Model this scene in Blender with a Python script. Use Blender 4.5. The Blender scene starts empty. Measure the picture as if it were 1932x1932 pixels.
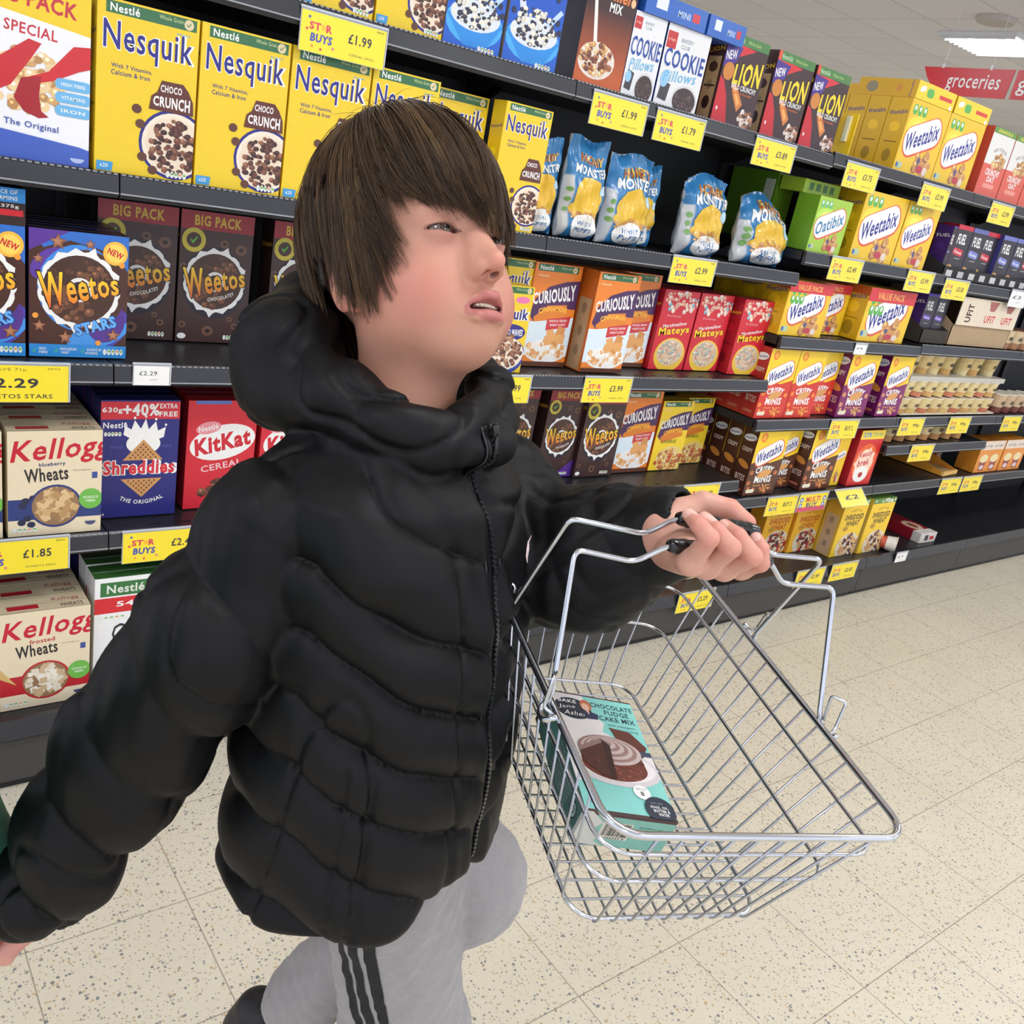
import bpy, math, random
import numpy as np
from mathutils import Matrix, Vector
C = bpy.context.scene.collection
SC = bpy.context.scene

# ------------------------------------------------------------------ camera, world, light, exposure
EX = np.array([0.78928941, -0.07343885, 0.60961378])      # world axes seen in camera space (x right, y down, z forward)
EY = np.array([-0.58609645, -0.38611084, 0.71232673])
EZ = np.array([0.18306603, -0.91952442, -0.34779545])
cam = bpy.data.cameras.new('camera')
cam.sensor_width = 36.0
cam.lens = 36.0 * 1710 / 1932
cam.clip_start = 0.02
cam_o = bpy.data.objects.new('camera', cam); C.objects.link(cam_o)
mw = Matrix.Identity(4)
for i, e in enumerate((EX, EY, EZ)):
    mw[i][0] = e[0]; mw[i][1] = -e[1]; mw[i][2] = -e[2]
mw[2][3] = 1.5
cam_o.matrix_world = mw
SC.camera = cam_o
#CAMHOOK
w = bpy.data.worlds.new('store_ambient'); SC.world = w; w.use_nodes = True
w.node_tree.nodes['Background'].inputs[0].default_value = (0.80, 0.84, 0.98, 1)
w.node_tree.nodes['Background'].inputs[1].default_value = 1.6
SC.view_settings.view_transform = 'Standard'; SC.view_settings.look = 'None'
SC.view_settings.exposure = -0.10; SC.view_settings.gamma = 1.0
SC.view_settings.use_curve_mapping = False

def lin(c):
    return tuple(((v / 255) / 12.92 if v / 255 <= .04045 else ((v / 255 + .055) / 1.055) ** 2.4) for v in c[:3]) + (1.0,)

# ------------------------------------------------------------------ materials
MATS = {}
def mat(name, col=(128, 128, 128), rough=.5, metal=0., spec=.5, bump=0., bscale=200., var=.0, vscale=30., coat=0., sss=0., sheen=0., attr=False, emis=None, alpha=1.):
    if name in MATS: return MATS[name]
    m = bpy.data.materials.new(name); m.use_nodes = True
    nt = m.node_tree; b = nt.nodes['Principled BSDF']; L = nt.links
    tc = nt.nodes.new('ShaderNodeTexCoord')
    b.inputs['Base Color'].default_value = lin(col)
    b.inputs['Roughness'].default_value = rough; b.inputs['Metallic'].default_value = metal
    b.inputs['Specular IOR Level'].default_value = spec
    b.inputs['Coat Weight'].default_value = coat; b.inputs['Coat Roughness'].default_value = .15
    b.inputs['Sheen Weight'].default_value = sheen
    if sss:
        b.inputs['Subsurface Weight'].default_value = sss
        b.inputs['Subsurface Radius'].default_value = (.012, .004, .002); b.inputs['Subsurface Scale'].default_value = 1.
    src = None
    if attr:
        a = nt.nodes.new('ShaderNodeAttribute'); a.attribute_name = 'Col'; src = a.outputs['Color']
        L.new(src, b.inputs['Base Color'])
    if var:
        n = nt.nodes.new('ShaderNodeTexNoise'); n.inputs['Scale'].default_value = vscale; n.inputs['Detail'].default_value = 4
        L.new(tc.outputs['Object'], n.inputs['Vector'])
        mr = nt.nodes.new('ShaderNodeMapRange'); mr.inputs['To Min'].default_value = 1 - var; mr.inputs['To Max'].default_value = 1 + var
        L.new(n.outputs['Fac'], mr.inputs['Value'])
        mx = nt.nodes.new('ShaderNodeVectorMath'); mx.operation = 'SCALE'
        if src is not None: L.new(src, mx.inputs[0])
        else: mx.inputs[0].default_value = lin(col)[:3]
        L.new(mr.outputs['Result'], mx.inputs['Scale']); L.new(mx.outputs[0], b.inputs['Base Color'])
    if bump:
        n2 = nt.nodes.new('ShaderNodeTexNoise'); n2.inputs['Scale'].default_value = bscale; n2.inputs['Detail'].default_value = 5
        L.new(tc.outputs['Object'], n2.inputs['Vector'])
        bp = nt.nodes.new('ShaderNodeBump'); bp.inputs['Strength'].default_value = bump; bp.inputs['Distance'].default_value = .002
        L.new(n2.outputs['Fac'], bp.inputs['Height']); L.new(bp.outputs[0], b.inputs['Normal'])
    if emis:
        b.inputs['Emission Color'].default_value = lin(emis[0]); b.inputs['Emission Strength'].default_value = emis[1]
    MATS[name] = m
    return m

PRINT = mat('printed_card', rough=.42, attr=True, var=.04, vscale=60, coat=.15)
FOIL = mat('printed_film', rough=.28, attr=True, var=.05, vscale=40, bump=.5, bscale=60, coat=.3)
TICKET = mat('ticket_paper', rough=.3, attr=True, var=.02, coat=.3)
STEEL_D = mat('shelf_black_paint', (34, 34, 37), rough=.38, var=.15, vscale=12, bump=.12, bscale=300)
LIP = mat('shelf_edge_plastic', (46, 47, 51), rough=.28, var=.08, vscale=8)
LIPL = mat('edge_highlight_strip', (150, 152, 156), rough=.3, var=.1, vscale=20)
KICK = mat('kick_plate_paint', (62, 60, 58), rough=.5, var=.08, vscale=10)
BACKP = mat('back_panel_paint', (24, 24, 27), rough=.5, var=.1, vscale=8)
CHROME = mat('chrome_wire', (205, 208, 214), rough=.16, metal=1., var=.06, vscale=80)
CHROME2 = mat('zinc_wire', (178, 180, 185), rough=.3, metal=1., var=.08, vscale=90)
RUBBER = mat('black_grip_plastic', (12, 12, 13), rough=.22, bump=.2, bscale=90, coat=.3)
NYLON = mat('black_nylon', (7, 7, 9), rough=.55, spec=.24, sheen=.0, bump=.55, bscale=38, var=.12, vscale=14)
ZIP = mat('black_zip', (16, 16, 18), rough=.3, bump=.3, bscale=400)
FLEECE = mat('grey_marl', (168, 168, 172), rough=.95, sheen=.2, var=.10, vscale=160, bump=.5, bscale=260, attr=True)
SKIN = mat('skin', (220, 170, 150), rough=.48, spec=.35, sss=.12, attr=True, var=.04, vscale=60, bump=.10, bscale=500)
HAIR = mat('hair', (60, 45, 32), rough=.45, spec=.28, attr=True)
EYE = mat('eye', rough=.08, attr=True, coat=.8)
TOOTH = mat('tooth', (226, 214, 190), rough=.25, var=.04)
GREEN = mat('green_sleeve', (20, 120, 88), rough=.9, sheen=.2, var=.08, vscale=120, bump=.4, bscale=300)
SHOE = mat('black_trainer', (20, 20, 22), rough=.5, var=.1, attr=True, bump=.3, bscale=200)
WHITE = mat('white_plastic', (225, 226, 228), rough=.35, var=.02)
SIGNM = mat('sign_board', rough=.35, attr=True, var=.02)
CARD = mat('brown_card', (176, 148, 112), rough=.8, attr=True, var=.08, vscale=25)

# ------------------------------------------------------------------ mesh helpers
def link(o, parent=None):
    C.objects.link(o)
    if parent is not None: o.parent = parent
    return o

def build(name, V, F, m, parent=None, cols=None, smooth=False, loc=None, rot=None):
    me = bpy.data.meshes.new(name)
    V = np.asarray(V, dtype=np.float64)
    if isinstance(F, np.ndarray):
        n = F.shape[1]
        me.vertices.add(len(V)); me.vertices.foreach_set('co', V.ravel())
        me.loops.add(F.size); me.loops.foreach_set('vertex_index', F.ravel().astype(np.int32))
        me.polygons.add(len(F)); me.polygons.foreach_set('loop_start', (np.arange(len(F)) * n).astype(np.int32))
        me.update(calc_edges=True)
    else:
        me.from_pydata([tuple(v) for v in V], [], [tuple(f) for f in F])
    me.materials.append(m)
    if cols is not None:
        cols = np.asarray(cols, dtype=np.float32)
        if len(cols) == len(V):
            a = me.color_attributes.new('Col', 'FLOAT_COLOR', 'POINT'); a.data.foreach_set('color', cols.ravel())
    if smooth: me.polygons.foreach_set('use_smooth', np.ones(len(me.polygons), bool))
    o = bpy.data.objects.new(name, me)
    if loc is not None: o.location = loc
    if rot is not None: o.rotation_euler = rot
    return link(o, parent)

def tag(o, label=None, cat=None, group=None, kind=None):
    if label: o['label'] = label
    if cat: o['category'] = cat
    if group: o['group'] = group
    if kind: o['kind'] = kind
    return o

def empty(name, loc=(0, 0, 0), rz=0):
    o = bpy.data.objects.new(name, None); C.objects.link(o); o.location = loc; o.rotation_euler = (0, 0, rz)
    o.empty_display_size = .05
    return o

class MB:
    """collects coloured shapes into one mesh"""
    def __init__(s): s.V = []; s.F = []; s.K = []
    def add(s, vs, fs, c=(128, 128, 128)):
        o = len(s.V); s.V += [tuple(v) for v in vs]; s.F += [tuple(i + o for i in f) for f in fs]
        if isinstance(c, list): s.K += c
        else: s.K += [lin(c)] * len(vs)
    def box(s, x0, x1, y0, y1, z0, z1, c=(128, 128, 128)):
        v = [(x, y, z) for x in (x0, x1) for y in (y0, y1) for z in (z0, z1)]
        for f in ((0, 1, 3, 2), (4, 6, 7, 5), (0, 4, 5, 1), (2, 3, 7, 6), (0, 2, 6, 4), (1, 5, 7, 3)):
            s.add([v[i] for i in f], [(0, 1, 2, 3)], c)
    def tube(s, pts, r, n=8, c=(128, 128, 128), closed=False, cap=True):
        pts = [Vector(p) for p in pts]; N = len(pts)
        rr = r if hasattr(r, '__len__') else [r] * N
        up = None; rings = []
        for i, p in enumerate(pts):
            a = pts[(i - 1) % N] if (closed or i > 0) else p
            b = pts[(i + 1) % N] if (closed or i < N - 1) else p
            t = (b - a).normalized()
            if up is None:
                up = Vector((0, 0, 1)) if abs(t.z) < .9 else Vector((1, 0, 0))
            up = (up - t * up.dot(t)).normalized(); sd = t.cross(up)
            rings.append([p + (up * math.cos(2 * math.pi * k / n) + sd * math.sin(2 * math.pi * k / n)) * rr[i] for k in range(n)])
        vs = [v for rg in rings for v in rg]; fs = []
        for i in range(N if closed else N - 1):
            j = (i + 1) % N
            for k in range(n): fs.append((i * n + k, i * n + (k + 1) % n, j * n + (k + 1) % n, j * n + k))
        if cap and not closed: fs += [tuple(range(n))[::-1], tuple((N - 1) * n + k for k in range(n))]
        s.add(vs, fs, c)
    def lathe(s, prof, n=20, c=(128, 128, 128), org=(0, 0, 0), M=None):
        vs = []; cols = []
        for j, (r, z) in enumerate(prof):
            for k in range(n):
                a = 2 * math.pi * k / n; v = Vector((r * math.cos(a), r * math.sin(a), z))
                if M is not None: v = M @ v
                vs.append(v + Vector(org)); cols.append(lin(c[min(j, len(c) - 1)] if isinstance(c, list) else c))
        fs = [(j * n + k, j * n + (k + 1) % n, (j + 1) * n + (k + 1) % n, (j + 1) * n + k) for j in range(len(prof) - 1) for k in range(n)]
        fs += [tuple(range(n))[::-1], tuple((len(prof) - 1) * n + k for k in range(n))]
        s.add(vs, fs, cols)
    def build(s, name, m, parent=None, **k):
        return build(name, s.V, s.F, m, parent, cols=s.K, **k)

def fillet(pts, r, n=5):
    """round the corners of a polyline"""
    P = [Vector(p) for p in pts]; out = [P[0]]
    for a, b, c in zip(P, P[1:], P[2:]):
        d = min(r, (a - b).length * .45, (c - b).length * .45)
        p = b + (a - b).normalized() * d; q = b + (c - b).normalized() * d
        for i in range(n + 1):
            t = i / n; out.append(p * (1 - t) ** 2 + b * 2 * t * (1 - t) + q * t * t)
    out.append(P[-1]); return out

# ------------------------------------------------------------------ printed artwork: flat coloured shapes laid on a face
_TX = {}
def glyphs(s, off):
    k = (s, off)
    if k not in _TX:
        cu = bpy.data.curves.new('lettering', 'FONT'); cu.body = s; cu.size = 1; cu.offset = off; cu.resolution_u = 2; cu.space_character = 1.08 + off * .8
        cu.fill_mode = 'FRONT' if hasattr(cu, 'fill_mode') else cu.fill_mode
        ob = bpy.data.objects.new('lettering', cu); C.objects.link(ob)
        dg = bpy.context.evaluated_depsgraph_get(); dg.update()
        me = ob.evaluated_get(dg).to_mesh()
        V = np.array([v.co[:2] for v in me.vertices]).reshape(-1, 2); F = [tuple(p.vertices) for p in me.polygons]
        ob.evaluated_get(dg).to_mesh_clear(); bpy.data.objects.remove(ob); bpy.data.curves.remove(cu)
        _TX[k] = (V, F)
    return _TX[k]

def clip(pts, cols, W, H):
    for ax, lim, sg in ((0, 0, 1), (0, W, -1), (1, 0, 1), (1, H, -1)):
        if not pts: break
        out = []; oc = []
        for i in range(len(pts)):
            p, q = pts[i - 1], pts[i]; cp, cq = cols[i - 1], cols[i]
            dp, dq = (p[ax] - lim) * sg, (q[ax] - lim) * sg
            if (dp >= 0) != (dq >= 0):
                t = dp / (dp - dq); out.append((p[0] + (q[0] - p[0]) * t, p[1] + (q[1] - p[1]) * t))
                oc.append(tuple(a + (b - a) * t for a, b in zip(cp, cq)))
            if dq >= 0: out.append(q); oc.append(cq)
        pts, cols = out, oc
    return pts, cols

class Art:
    def __init__(s, H, bg, bg2=None):
        s.H = H; s.items = []; s.k = 0; s.rng = random.Random(7)
        s.rect(0, 0, 100, H, bg if bg2 is None else (bg, bg2))
    def _col(s, c, y, y0, y1):
        if isinstance(c[0], (tuple, list)):
            t = min(1, max(0, (y - y0) / max(1e-6, y1 - y0))); a, b = lin(c[0]), lin(c[1])
            return tuple(a[i] * (1 - t) + b[i] * t for i in range(4))
        return lin(c)
    def poly(s, pts, c, nl=True):
        if nl: s.k += 1
        ys = [p[1] for p in pts]; y0, y1 = min(ys), max(ys)
        cl = [s._col(c, p[1], y0, y1) for p in pts]
        inside = all(0 <= p[0] <= 100 and 0 <= p[1] <= s.H for p in pts)
        if not inside: pts, cl = clip([tuple(p) for p in pts], cl, 100, s.H)
        if len(pts) >= 3: s.items.append((pts, cl, s.k))
    def rect(s, x0, y0, x1, y1, c): s.poly([(x0, y0), (x1, y0), (x1, y1), (x0, y1)], c)
    def ell(s, cx, cy, rx, ry, c, n=20, a0=0, a1=360, rot=0, nl=True):
        cr, sr = math.cos(math.radians(rot)), math.sin(math.radians(rot)); P = []
        for i in range(n + (a1 - a0 < 360)):
            a = math.radians(a0 + (a1 - a0) * i / n); x, y = rx * math.cos(a), ry * math.sin(a)
            P.append((cx + x * cr - y * sr, cy + x * sr + y * cr))
        s.poly(P, c, nl)
    def cap(s, cx, cy, w, h, c, rot=0):
        """rounded plate"""
        P = []; r = min(w, h) * .45; cr, sr = math.cos(math.radians(rot)), math.sin(math.radians(rot))
        for qx, qy, a0 in ((w / 2 - r, h / 2 - r, 0), (-w / 2 + r, h / 2 - r, 90), (-w / 2 + r, -h / 2 + r, 180), (w / 2 - r, -h / 2 + r, 270)):
            for i in range(5):
                a = math.radians(a0 + 22.5 * i); x, y = qx + r * math.cos(a), qy + r * math.sin(a)
                P.append((cx + x * cr - y * sr, cy + x * sr + y * cr))
        s.poly(P, c)
    def splash(s, cx, cy, r, c, n=14, amp=.2, ry=None, seed=1):
        rg = random.Random(seed); P = []; ry = ry or r
        for i in range(n * 4):
            a = 2 * math.pi * i / (n * 4); ph = i % 4
            k = 1 + (amp * rg.choice((.15, .5, 1.1)) if ph == 0 else (-.02 if ph == 2 else .02))
            P.append((cx + r * k * math.cos(a), cy + ry * k * math.sin(a)))
        # fan from the centre keeps it simple and convex per slice
        s.k += 1
        for i in range(len(P)): s.poly([(cx, cy), P[i], P[(i + 1) % len(P)]], c, nl=False)
    def blobs(s, cx, cy, rx, ry, n, size, cols, seed=1, sq=False, bound=True):
        rg = random.Random(seed)
        for i in range(n):
            a = rg.uniform(0, 6.283); q = math.sqrt(rg.random()); x, y = cx + rx * q * math.cos(a), cy + ry * q * math.sin(a)
            z = size * rg.uniform(.65, 1.25); c = rg.choice(cols)
            s.k += .12
            if sq:
                t = rg.uniform(0, 1.5); P = [(x + z * math.cos(t + k * 1.5708), y + z * math.sin(t + k * 1.5708)) for k in range(4)]
                s.poly(P, c, nl=False)
            else: s.ell(x, y, z, z * rg.uniform(.7, 1), c, n=7, nl=False)
            if not sq and z > size * .9:
                s.k += .06
                s.ell(x - z * .2, y + z * .25, z * .4, z * .35, tuple(min(255, int(v * 1.35 + 12)) for v in c), n=5, nl=False)
    def star(s, cx, cy, r, c, n=5, inn=.45, rot=90):
        P = [(cx + r * (1 if i % 2 == 0 else inn) * math.cos(math.radians(rot + i * 180 / n)), cy + r * (1 if i % 2 == 0 else inn) * math.sin(math.radians(rot + i * 180 / n))) for i in range(2 * n)]
        s.k += 1
        for i in range(2 * n): s.poly([(cx, cy), P[i], P[(i + 1) % (2 * n)]], c, nl=False)
    def text(s, t, cx, cy, w, h, c, bold=.02, o=None, ow=.05, shear=0, rot=0, arc=0, taper=0):
        bold *= .62; ow *= .85
        V, F = glyphs(t, bold)
        if len(V) == 0: return
        lo, hi = V.min(0), V.max(0); mid = (lo + hi) / 2; sx, sy = w / (hi[0] - lo[0]), h / (hi[1] - lo[1])
        def place(V):
            x = (V[:, 0] - mid[0]) * sx; y = (V[:, 1] - mid[1]) * sy
            if taper: y = y * (1 + taper * x / w)
            x = x + y * shear
            if arc:
                R = 50. / arc; a = x / R
                x, y = (R + y) * np.sin(a), (R + y) * np.cos(a) - R
            cr, sr = math.cos(math.radians(rot)), math.sin(math.radians(rot))
            return np.stack([cx + x * cr - y * sr, cy + x * sr + y * cr], 1)
        def put(V, F, c):
            P = place(V); s.k += 1; y0, y1 = P[:, 1].min(), P[:, 1].max()
            for f in F:
                pts = [tuple(P[i]) for i in f]; cl = [s._col(c, p[1], y0, y1) for p in pts]
                if not all(0 <= p[0] <= 100 and 0 <= p[1] <= s.H for p in pts): pts, cl = clip(pts, cl, 100, s.H)
                if len(pts) >= 3: s.items.append((pts, cl, s.k))
        if o is not None: put(*glyphs(t, bold + ow), o)
        put(V, F, c)

def lay(mb, art, fn, step=4e-5):
    """fn(u, v, off) -> xyz, u v in 0..1"""
    for pts, cl, k in art.items:
        mb.add([fn(p[0] / 100, p[1] / art.H, k * step) for p in pts], [tuple(range(len(pts)))], list(cl))

# ------------------------------------------------------------------ floor, ceiling, far wall
def floor_mat():
    m = bpy.data.materials.new('terrazzo_tiles'); m.use_nodes = True; nt = m.node_tree; L = nt.links; b = nt.nodes['Principled BSDF']
    tc = nt.nodes.new('ShaderNodeTexCoord')
    def math_(op, a, bb=None, c=None):
        n = nt.nodes.new('ShaderNodeMath'); n.operation = op
        for i, v in enumerate((a, bb, c)):
            if v is None: continue
            if isinstance(v, (int, float)): n.inputs[i].default_value = v
            else: L.new(v, n.inputs[i])
        return n.outputs[0]
    def mix(f, a, c):
        n = nt.nodes.new('ShaderNodeMix'); n.data_type = 'RGBA'; L.new(f, n.inputs[0])
        for s, v in ((6, a), (7, c)):
            if isinstance(v, tuple): n.inputs[s].default_value = v
            else: L.new(v, n.inputs[s])
        return n.outputs[2]
    sep = nt.nodes.new('ShaderNodeSeparateXYZ'); L.new(tc.outputs['Object'], sep.inputs[0])
    n0 = nt.nodes.new('ShaderNodeTexNoise'); n0.inputs['Scale'].default_value = 3; n0.inputs['Detail'].default_value = 5; L.new(tc.outputs['Object'], n0.inputs[0])
    col = mix(n0.outputs['Fac'], lin((218, 208, 184)), lin((229, 221, 200)))
    for sc, thr, ramp in ((118, .36, ((96, 104, 112), (176, 142, 96), (200, 160, 104), (140, 132, 122))), (165, .40, ((112, 120, 128), (176, 146, 100), (150, 144, 136), (196, 168, 124))), (230, .40, ((150, 150, 144), (190, 168, 132), (160, 152, 140), (206, 190, 160)))):
        v = nt.nodes.new('ShaderNodeTexVoronoi'); v.inputs['Scale'].default_value = sc; v.inputs['Randomness'].default_value = 1; L.new(tc.outputs['Object'], v.inputs['Vector'])
        s2 = nt.nodes.new('ShaderNodeSeparateColor'); L.new(v.outputs['Color'], s2.inputs[0])
        keep = math_('LESS_THAN', s2.outputs[0], .26 if sc < 130 else .34)
        near = math_('LESS_THAN', v.outputs['Distance'], math_('MULTIPLY', s2.outputs[1], thr * 1.25))
        cr = nt.nodes.new('ShaderNodeValToRGB'); cr.color_ramp.interpolation = 'CONSTANT'
        while len(cr.color_ramp.elements) < 4: cr.color_ramp.elements.new(.5)
        for e, p, c in zip(cr.color_ramp.elements, (0, .22, .55, .8), ramp): e.position = p; e.color = lin(c)
        L.new(s2.outputs[2], cr.inputs[0]); col = mix(math_('MULTIPLY', math_('MULTIPLY', keep, near), .8), col, cr.outputs[0])
    def line(s, off, pitch, w):
        f = math_('FRACT', math_('DIVIDE', math_('SUBTRACT', s, off), pitch)); d = math_('ABSOLUTE', math_('SUBTRACT', f, .5))
        return math_('GREATER_THAN', d, .5 - w / pitch / 2)
    gx = line(sep.outputs[0], .252, .2965, .0026); gy = line(sep.outputs[1], .557, .2838, .0026)
    g = math_('MAXIMUM', gx, gy); col = mix(math_('MULTIPLY', g, .62), col, lin((120, 108, 92))); L.new(col, b.inputs['Base Color'])
    b.inputs['Roughness'].default_value = .33; b.inputs['Specular IOR Level'].default_value = .4
    n2 = nt.nodes.new('ShaderNodeTexNoise'); n2.inputs['Scale'].default_value = 14; L.new(tc.outputs['Object'], n2.inputs[0])
    bp = nt.nodes.new('ShaderNodeBump'); bp.inputs['Strength'].default_value = .04; L.new(n2.outputs['Fac'], bp.inputs['Height']); L.new(bp.outputs[0], b.inputs['Normal'])
    return m
def ceil_mat():
    m = bpy.data.materials.new('ceiling_tiles'); m.use_nodes = True; nt = m.node_tree; L = nt.links; b = nt.nodes['Principled BSDF']
    tc = nt.nodes.new('ShaderNodeTexCoord'); br = nt.nodes.new('ShaderNodeTexBrick'); br.offset = 0
    mp = nt.nodes.new('ShaderNodeMapping'); mp.inputs['Location'].default_value = (.19, .06, 0); L.new(tc.outputs['Object'], mp.inputs[0]); L.new(mp.outputs[0], br.inputs['Vector'])
    for k, v in (('Color1', lin((240, 238, 240))), ('Color2', lin((234, 232, 235))), ('Mortar', lin((214, 212, 215)))): br.inputs[k].default_value = v
    br.inputs['Scale'].default_value = 1; br.inputs['Brick Width'].default_value = .6; br.inputs['Row Height'].default_value = .6; br.inputs['Mortar Size'].default_value = .008
    L.new(br.outputs['Color'], b.inputs['Base Color']); b.inputs['Roughness'].default_value = .9
    return m
FL = build('floor', [(-4, -4, 0), (16, -4, 0), (16, 14, 0), (-4, 14, 0)], [(0, 1, 2, 3)], floor_mat()); tag(FL, kind='structure')
CE = build('ceiling', [(-4, -4, 3.0), (-4, 14, 3.0), (16, 14, 3.0), (16, -4, 3.0)], [(0, 1, 2, 3)], ceil_mat()); tag(CE, kind='structure')
WALLM = mat('painted_wall', (206, 208, 214), rough=.8, var=.03)
mb = MB(); mb.box(15.9, 16, -4, 14, 0, 3.0); o = mb.build('wall_right', WALLM); tag(o, kind='structure')
mb = MB(); mb.box(-4, 16, 13.9, 14, 0, 3.0); o = mb.build('wall_back', WALLM); tag(o, kind='structure')

# ------------------------------------------------------------------ lamps in the ceiling
LAMPM = mat('lamp_diffuser', (240, 242, 246), rough=.4, emis=((238, 244, 255), 14.0))
FRAME = mat('lamp_frame', (226, 228, 230), rough=.4)
def ceiling_light(x, y, label, power=26):
    t = empty('ceiling_light', (x, y, 3.0)); tag(t, label, 'ceiling light', 'recessed ceiling lights')
    mb = MB(); a, b = .30, .30
    for u0, u1, v0, v1 in ((-a, a, -b, -b + .02), (-a, a, b - .02, b), (-a, -a + .02, -b + .0205, b - .0205), (a - .02, a, -b + .0205, b - .0205)): mb.box(u0, u1, v0, v1, -.028, -.001)
    mb.build('lamp_frame', FRAME, t)
    mb = MB()
    for i in range(4):   # scalloped louvre cells around four tubes
        y0 = -.27 + i * .14
        mb.tube([(-.27, y0 + .06, -.022), (.27, y0 + .06, -.022)], .022, 10)
    mb.build('lamp_tube', LAMPM, t)
    mb = MB()
    for i in range(9): mb.box(-.28 + i * .069, -.276 + i * .069, -.28, .28, -.045, -.003)
    mb.build('louvre', FRAME, t)
    ld = bpy.data.lights.new('ceiling_lamp', 'AREA'); ld.shape = 'RECTANGLE'; ld.size = .54; ld.size_y = .54; ld.energy = power; ld.color = (.96, .98, 1.)
    lo = bpy.data.objects.new('ceiling_lamp', ld); lo.location = (0, 0, -.06); link(lo, t)
    return t
words = ['above the shelf end', 'over the aisle near the shopper', 'over the aisle beside the shelves', 'behind the shelves', 'in the far aisle', 'beyond the sign']
k = 0
for x, y in ((-1.2, .35), (1.2, .35), (3.6, .35), (6.0, .35), (8.4, .35), (-1.2, -1.8), (1.2, -1.8), (3.6, -1.8), (6.0, -1.8), (7.05, 3.95), (4.65, 3.95), (2.2, 3.95), (9.5, 3.95), (11.2, 7.7), (8.8, 7.7), (9.4, 6.3)):
    ceiling_light(x, y, 'square recessed ceiling light, %s' % ('cut by the right edge above the red sign' if k == 9 else 'glimpsed just above the yellow biscuit boxes' if k == 15 else 'one of the row over the cereal aisle' if y < 1 else 'in the ceiling behind the shelves'), 15 if y < 1 else 17)
    k += 1
mb = MB(); mb.lathe([(.13, 0), (.13, -.012), (.115, -.03), (.05, -.036)], 24, (198, 192, 186)); o = mb.build('ceiling_speaker', mat('speaker_cover', rough=.6, attr=True), loc=(6.4, 3.64, 2.999))
tag(o, 'round pale ceiling disc beside the bright louvred light', 'ceiling speaker')

# ------------------------------------------------------------------ hanging sign
SR = (206, 34, 44); WH = (244, 243, 238)
def sign_panel(y_hi, w, pointed, label, txt):
    t = empty('hanging_sign', (6.0, y_hi, 2.455)); tag(t, label, 'hanging sign', 'red aisle signs'); h = .165
    mb = MB(); n = 8
    pts = [(0, h)] + ([(.04, h * .62), (.09, h * .3), (.15, 0)] if pointed else [(0, 0)]) + [(w - .012, 0), (w, h)]
    for x in (-.004, .004): mb.add([(x, -p[0], p[1]) for p in pts], [tuple(range(len(pts)))], SR)
    for a, b in zip(pts, pts[1:] + pts[:1]): mb.add([(-.004, -a[0], a[1]), (.004, -a[0], a[1]), (.004, -b[0], b[1]), (-.004, -b[0], b[1])], [(0, 1, 2, 3)], SR)
    mb.build('sign_board', SIGNM, t)
    a = Art(24, SR); a.items = []; a.text(txt, 60 if pointed else 46, 11, 58 if pointed else 84, 16, WH, .012)
    mb = MB(); lay(mb, a, lambda u, v, o: (-.0052 - o, -u * w, v * h)); mb.build('lettering', SIGNM, t)
    for s in (.22, .75):
        mb = MB(); mb.box(-.006, .006, -w * s - .008, -w * s + .008, h - .006, h + .02, (222, 222, 224)); mb.build('clip', SIGNM, t)
        mb = MB(); mb.tube([(0, -w * s, h + .02), (0, -w * s, .545)], .0016, 5, (226, 226, 228)); mb.build('hanging_wire', SIGNM, t)
sign_panel(3.79, .61, True, 'red hanging sign reading groceries with a pointed left end', 'groceries')
sign_panel(3.16, .61, False, 'red hanging sign cut by the right edge, reading gr', 'groceries')

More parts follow.
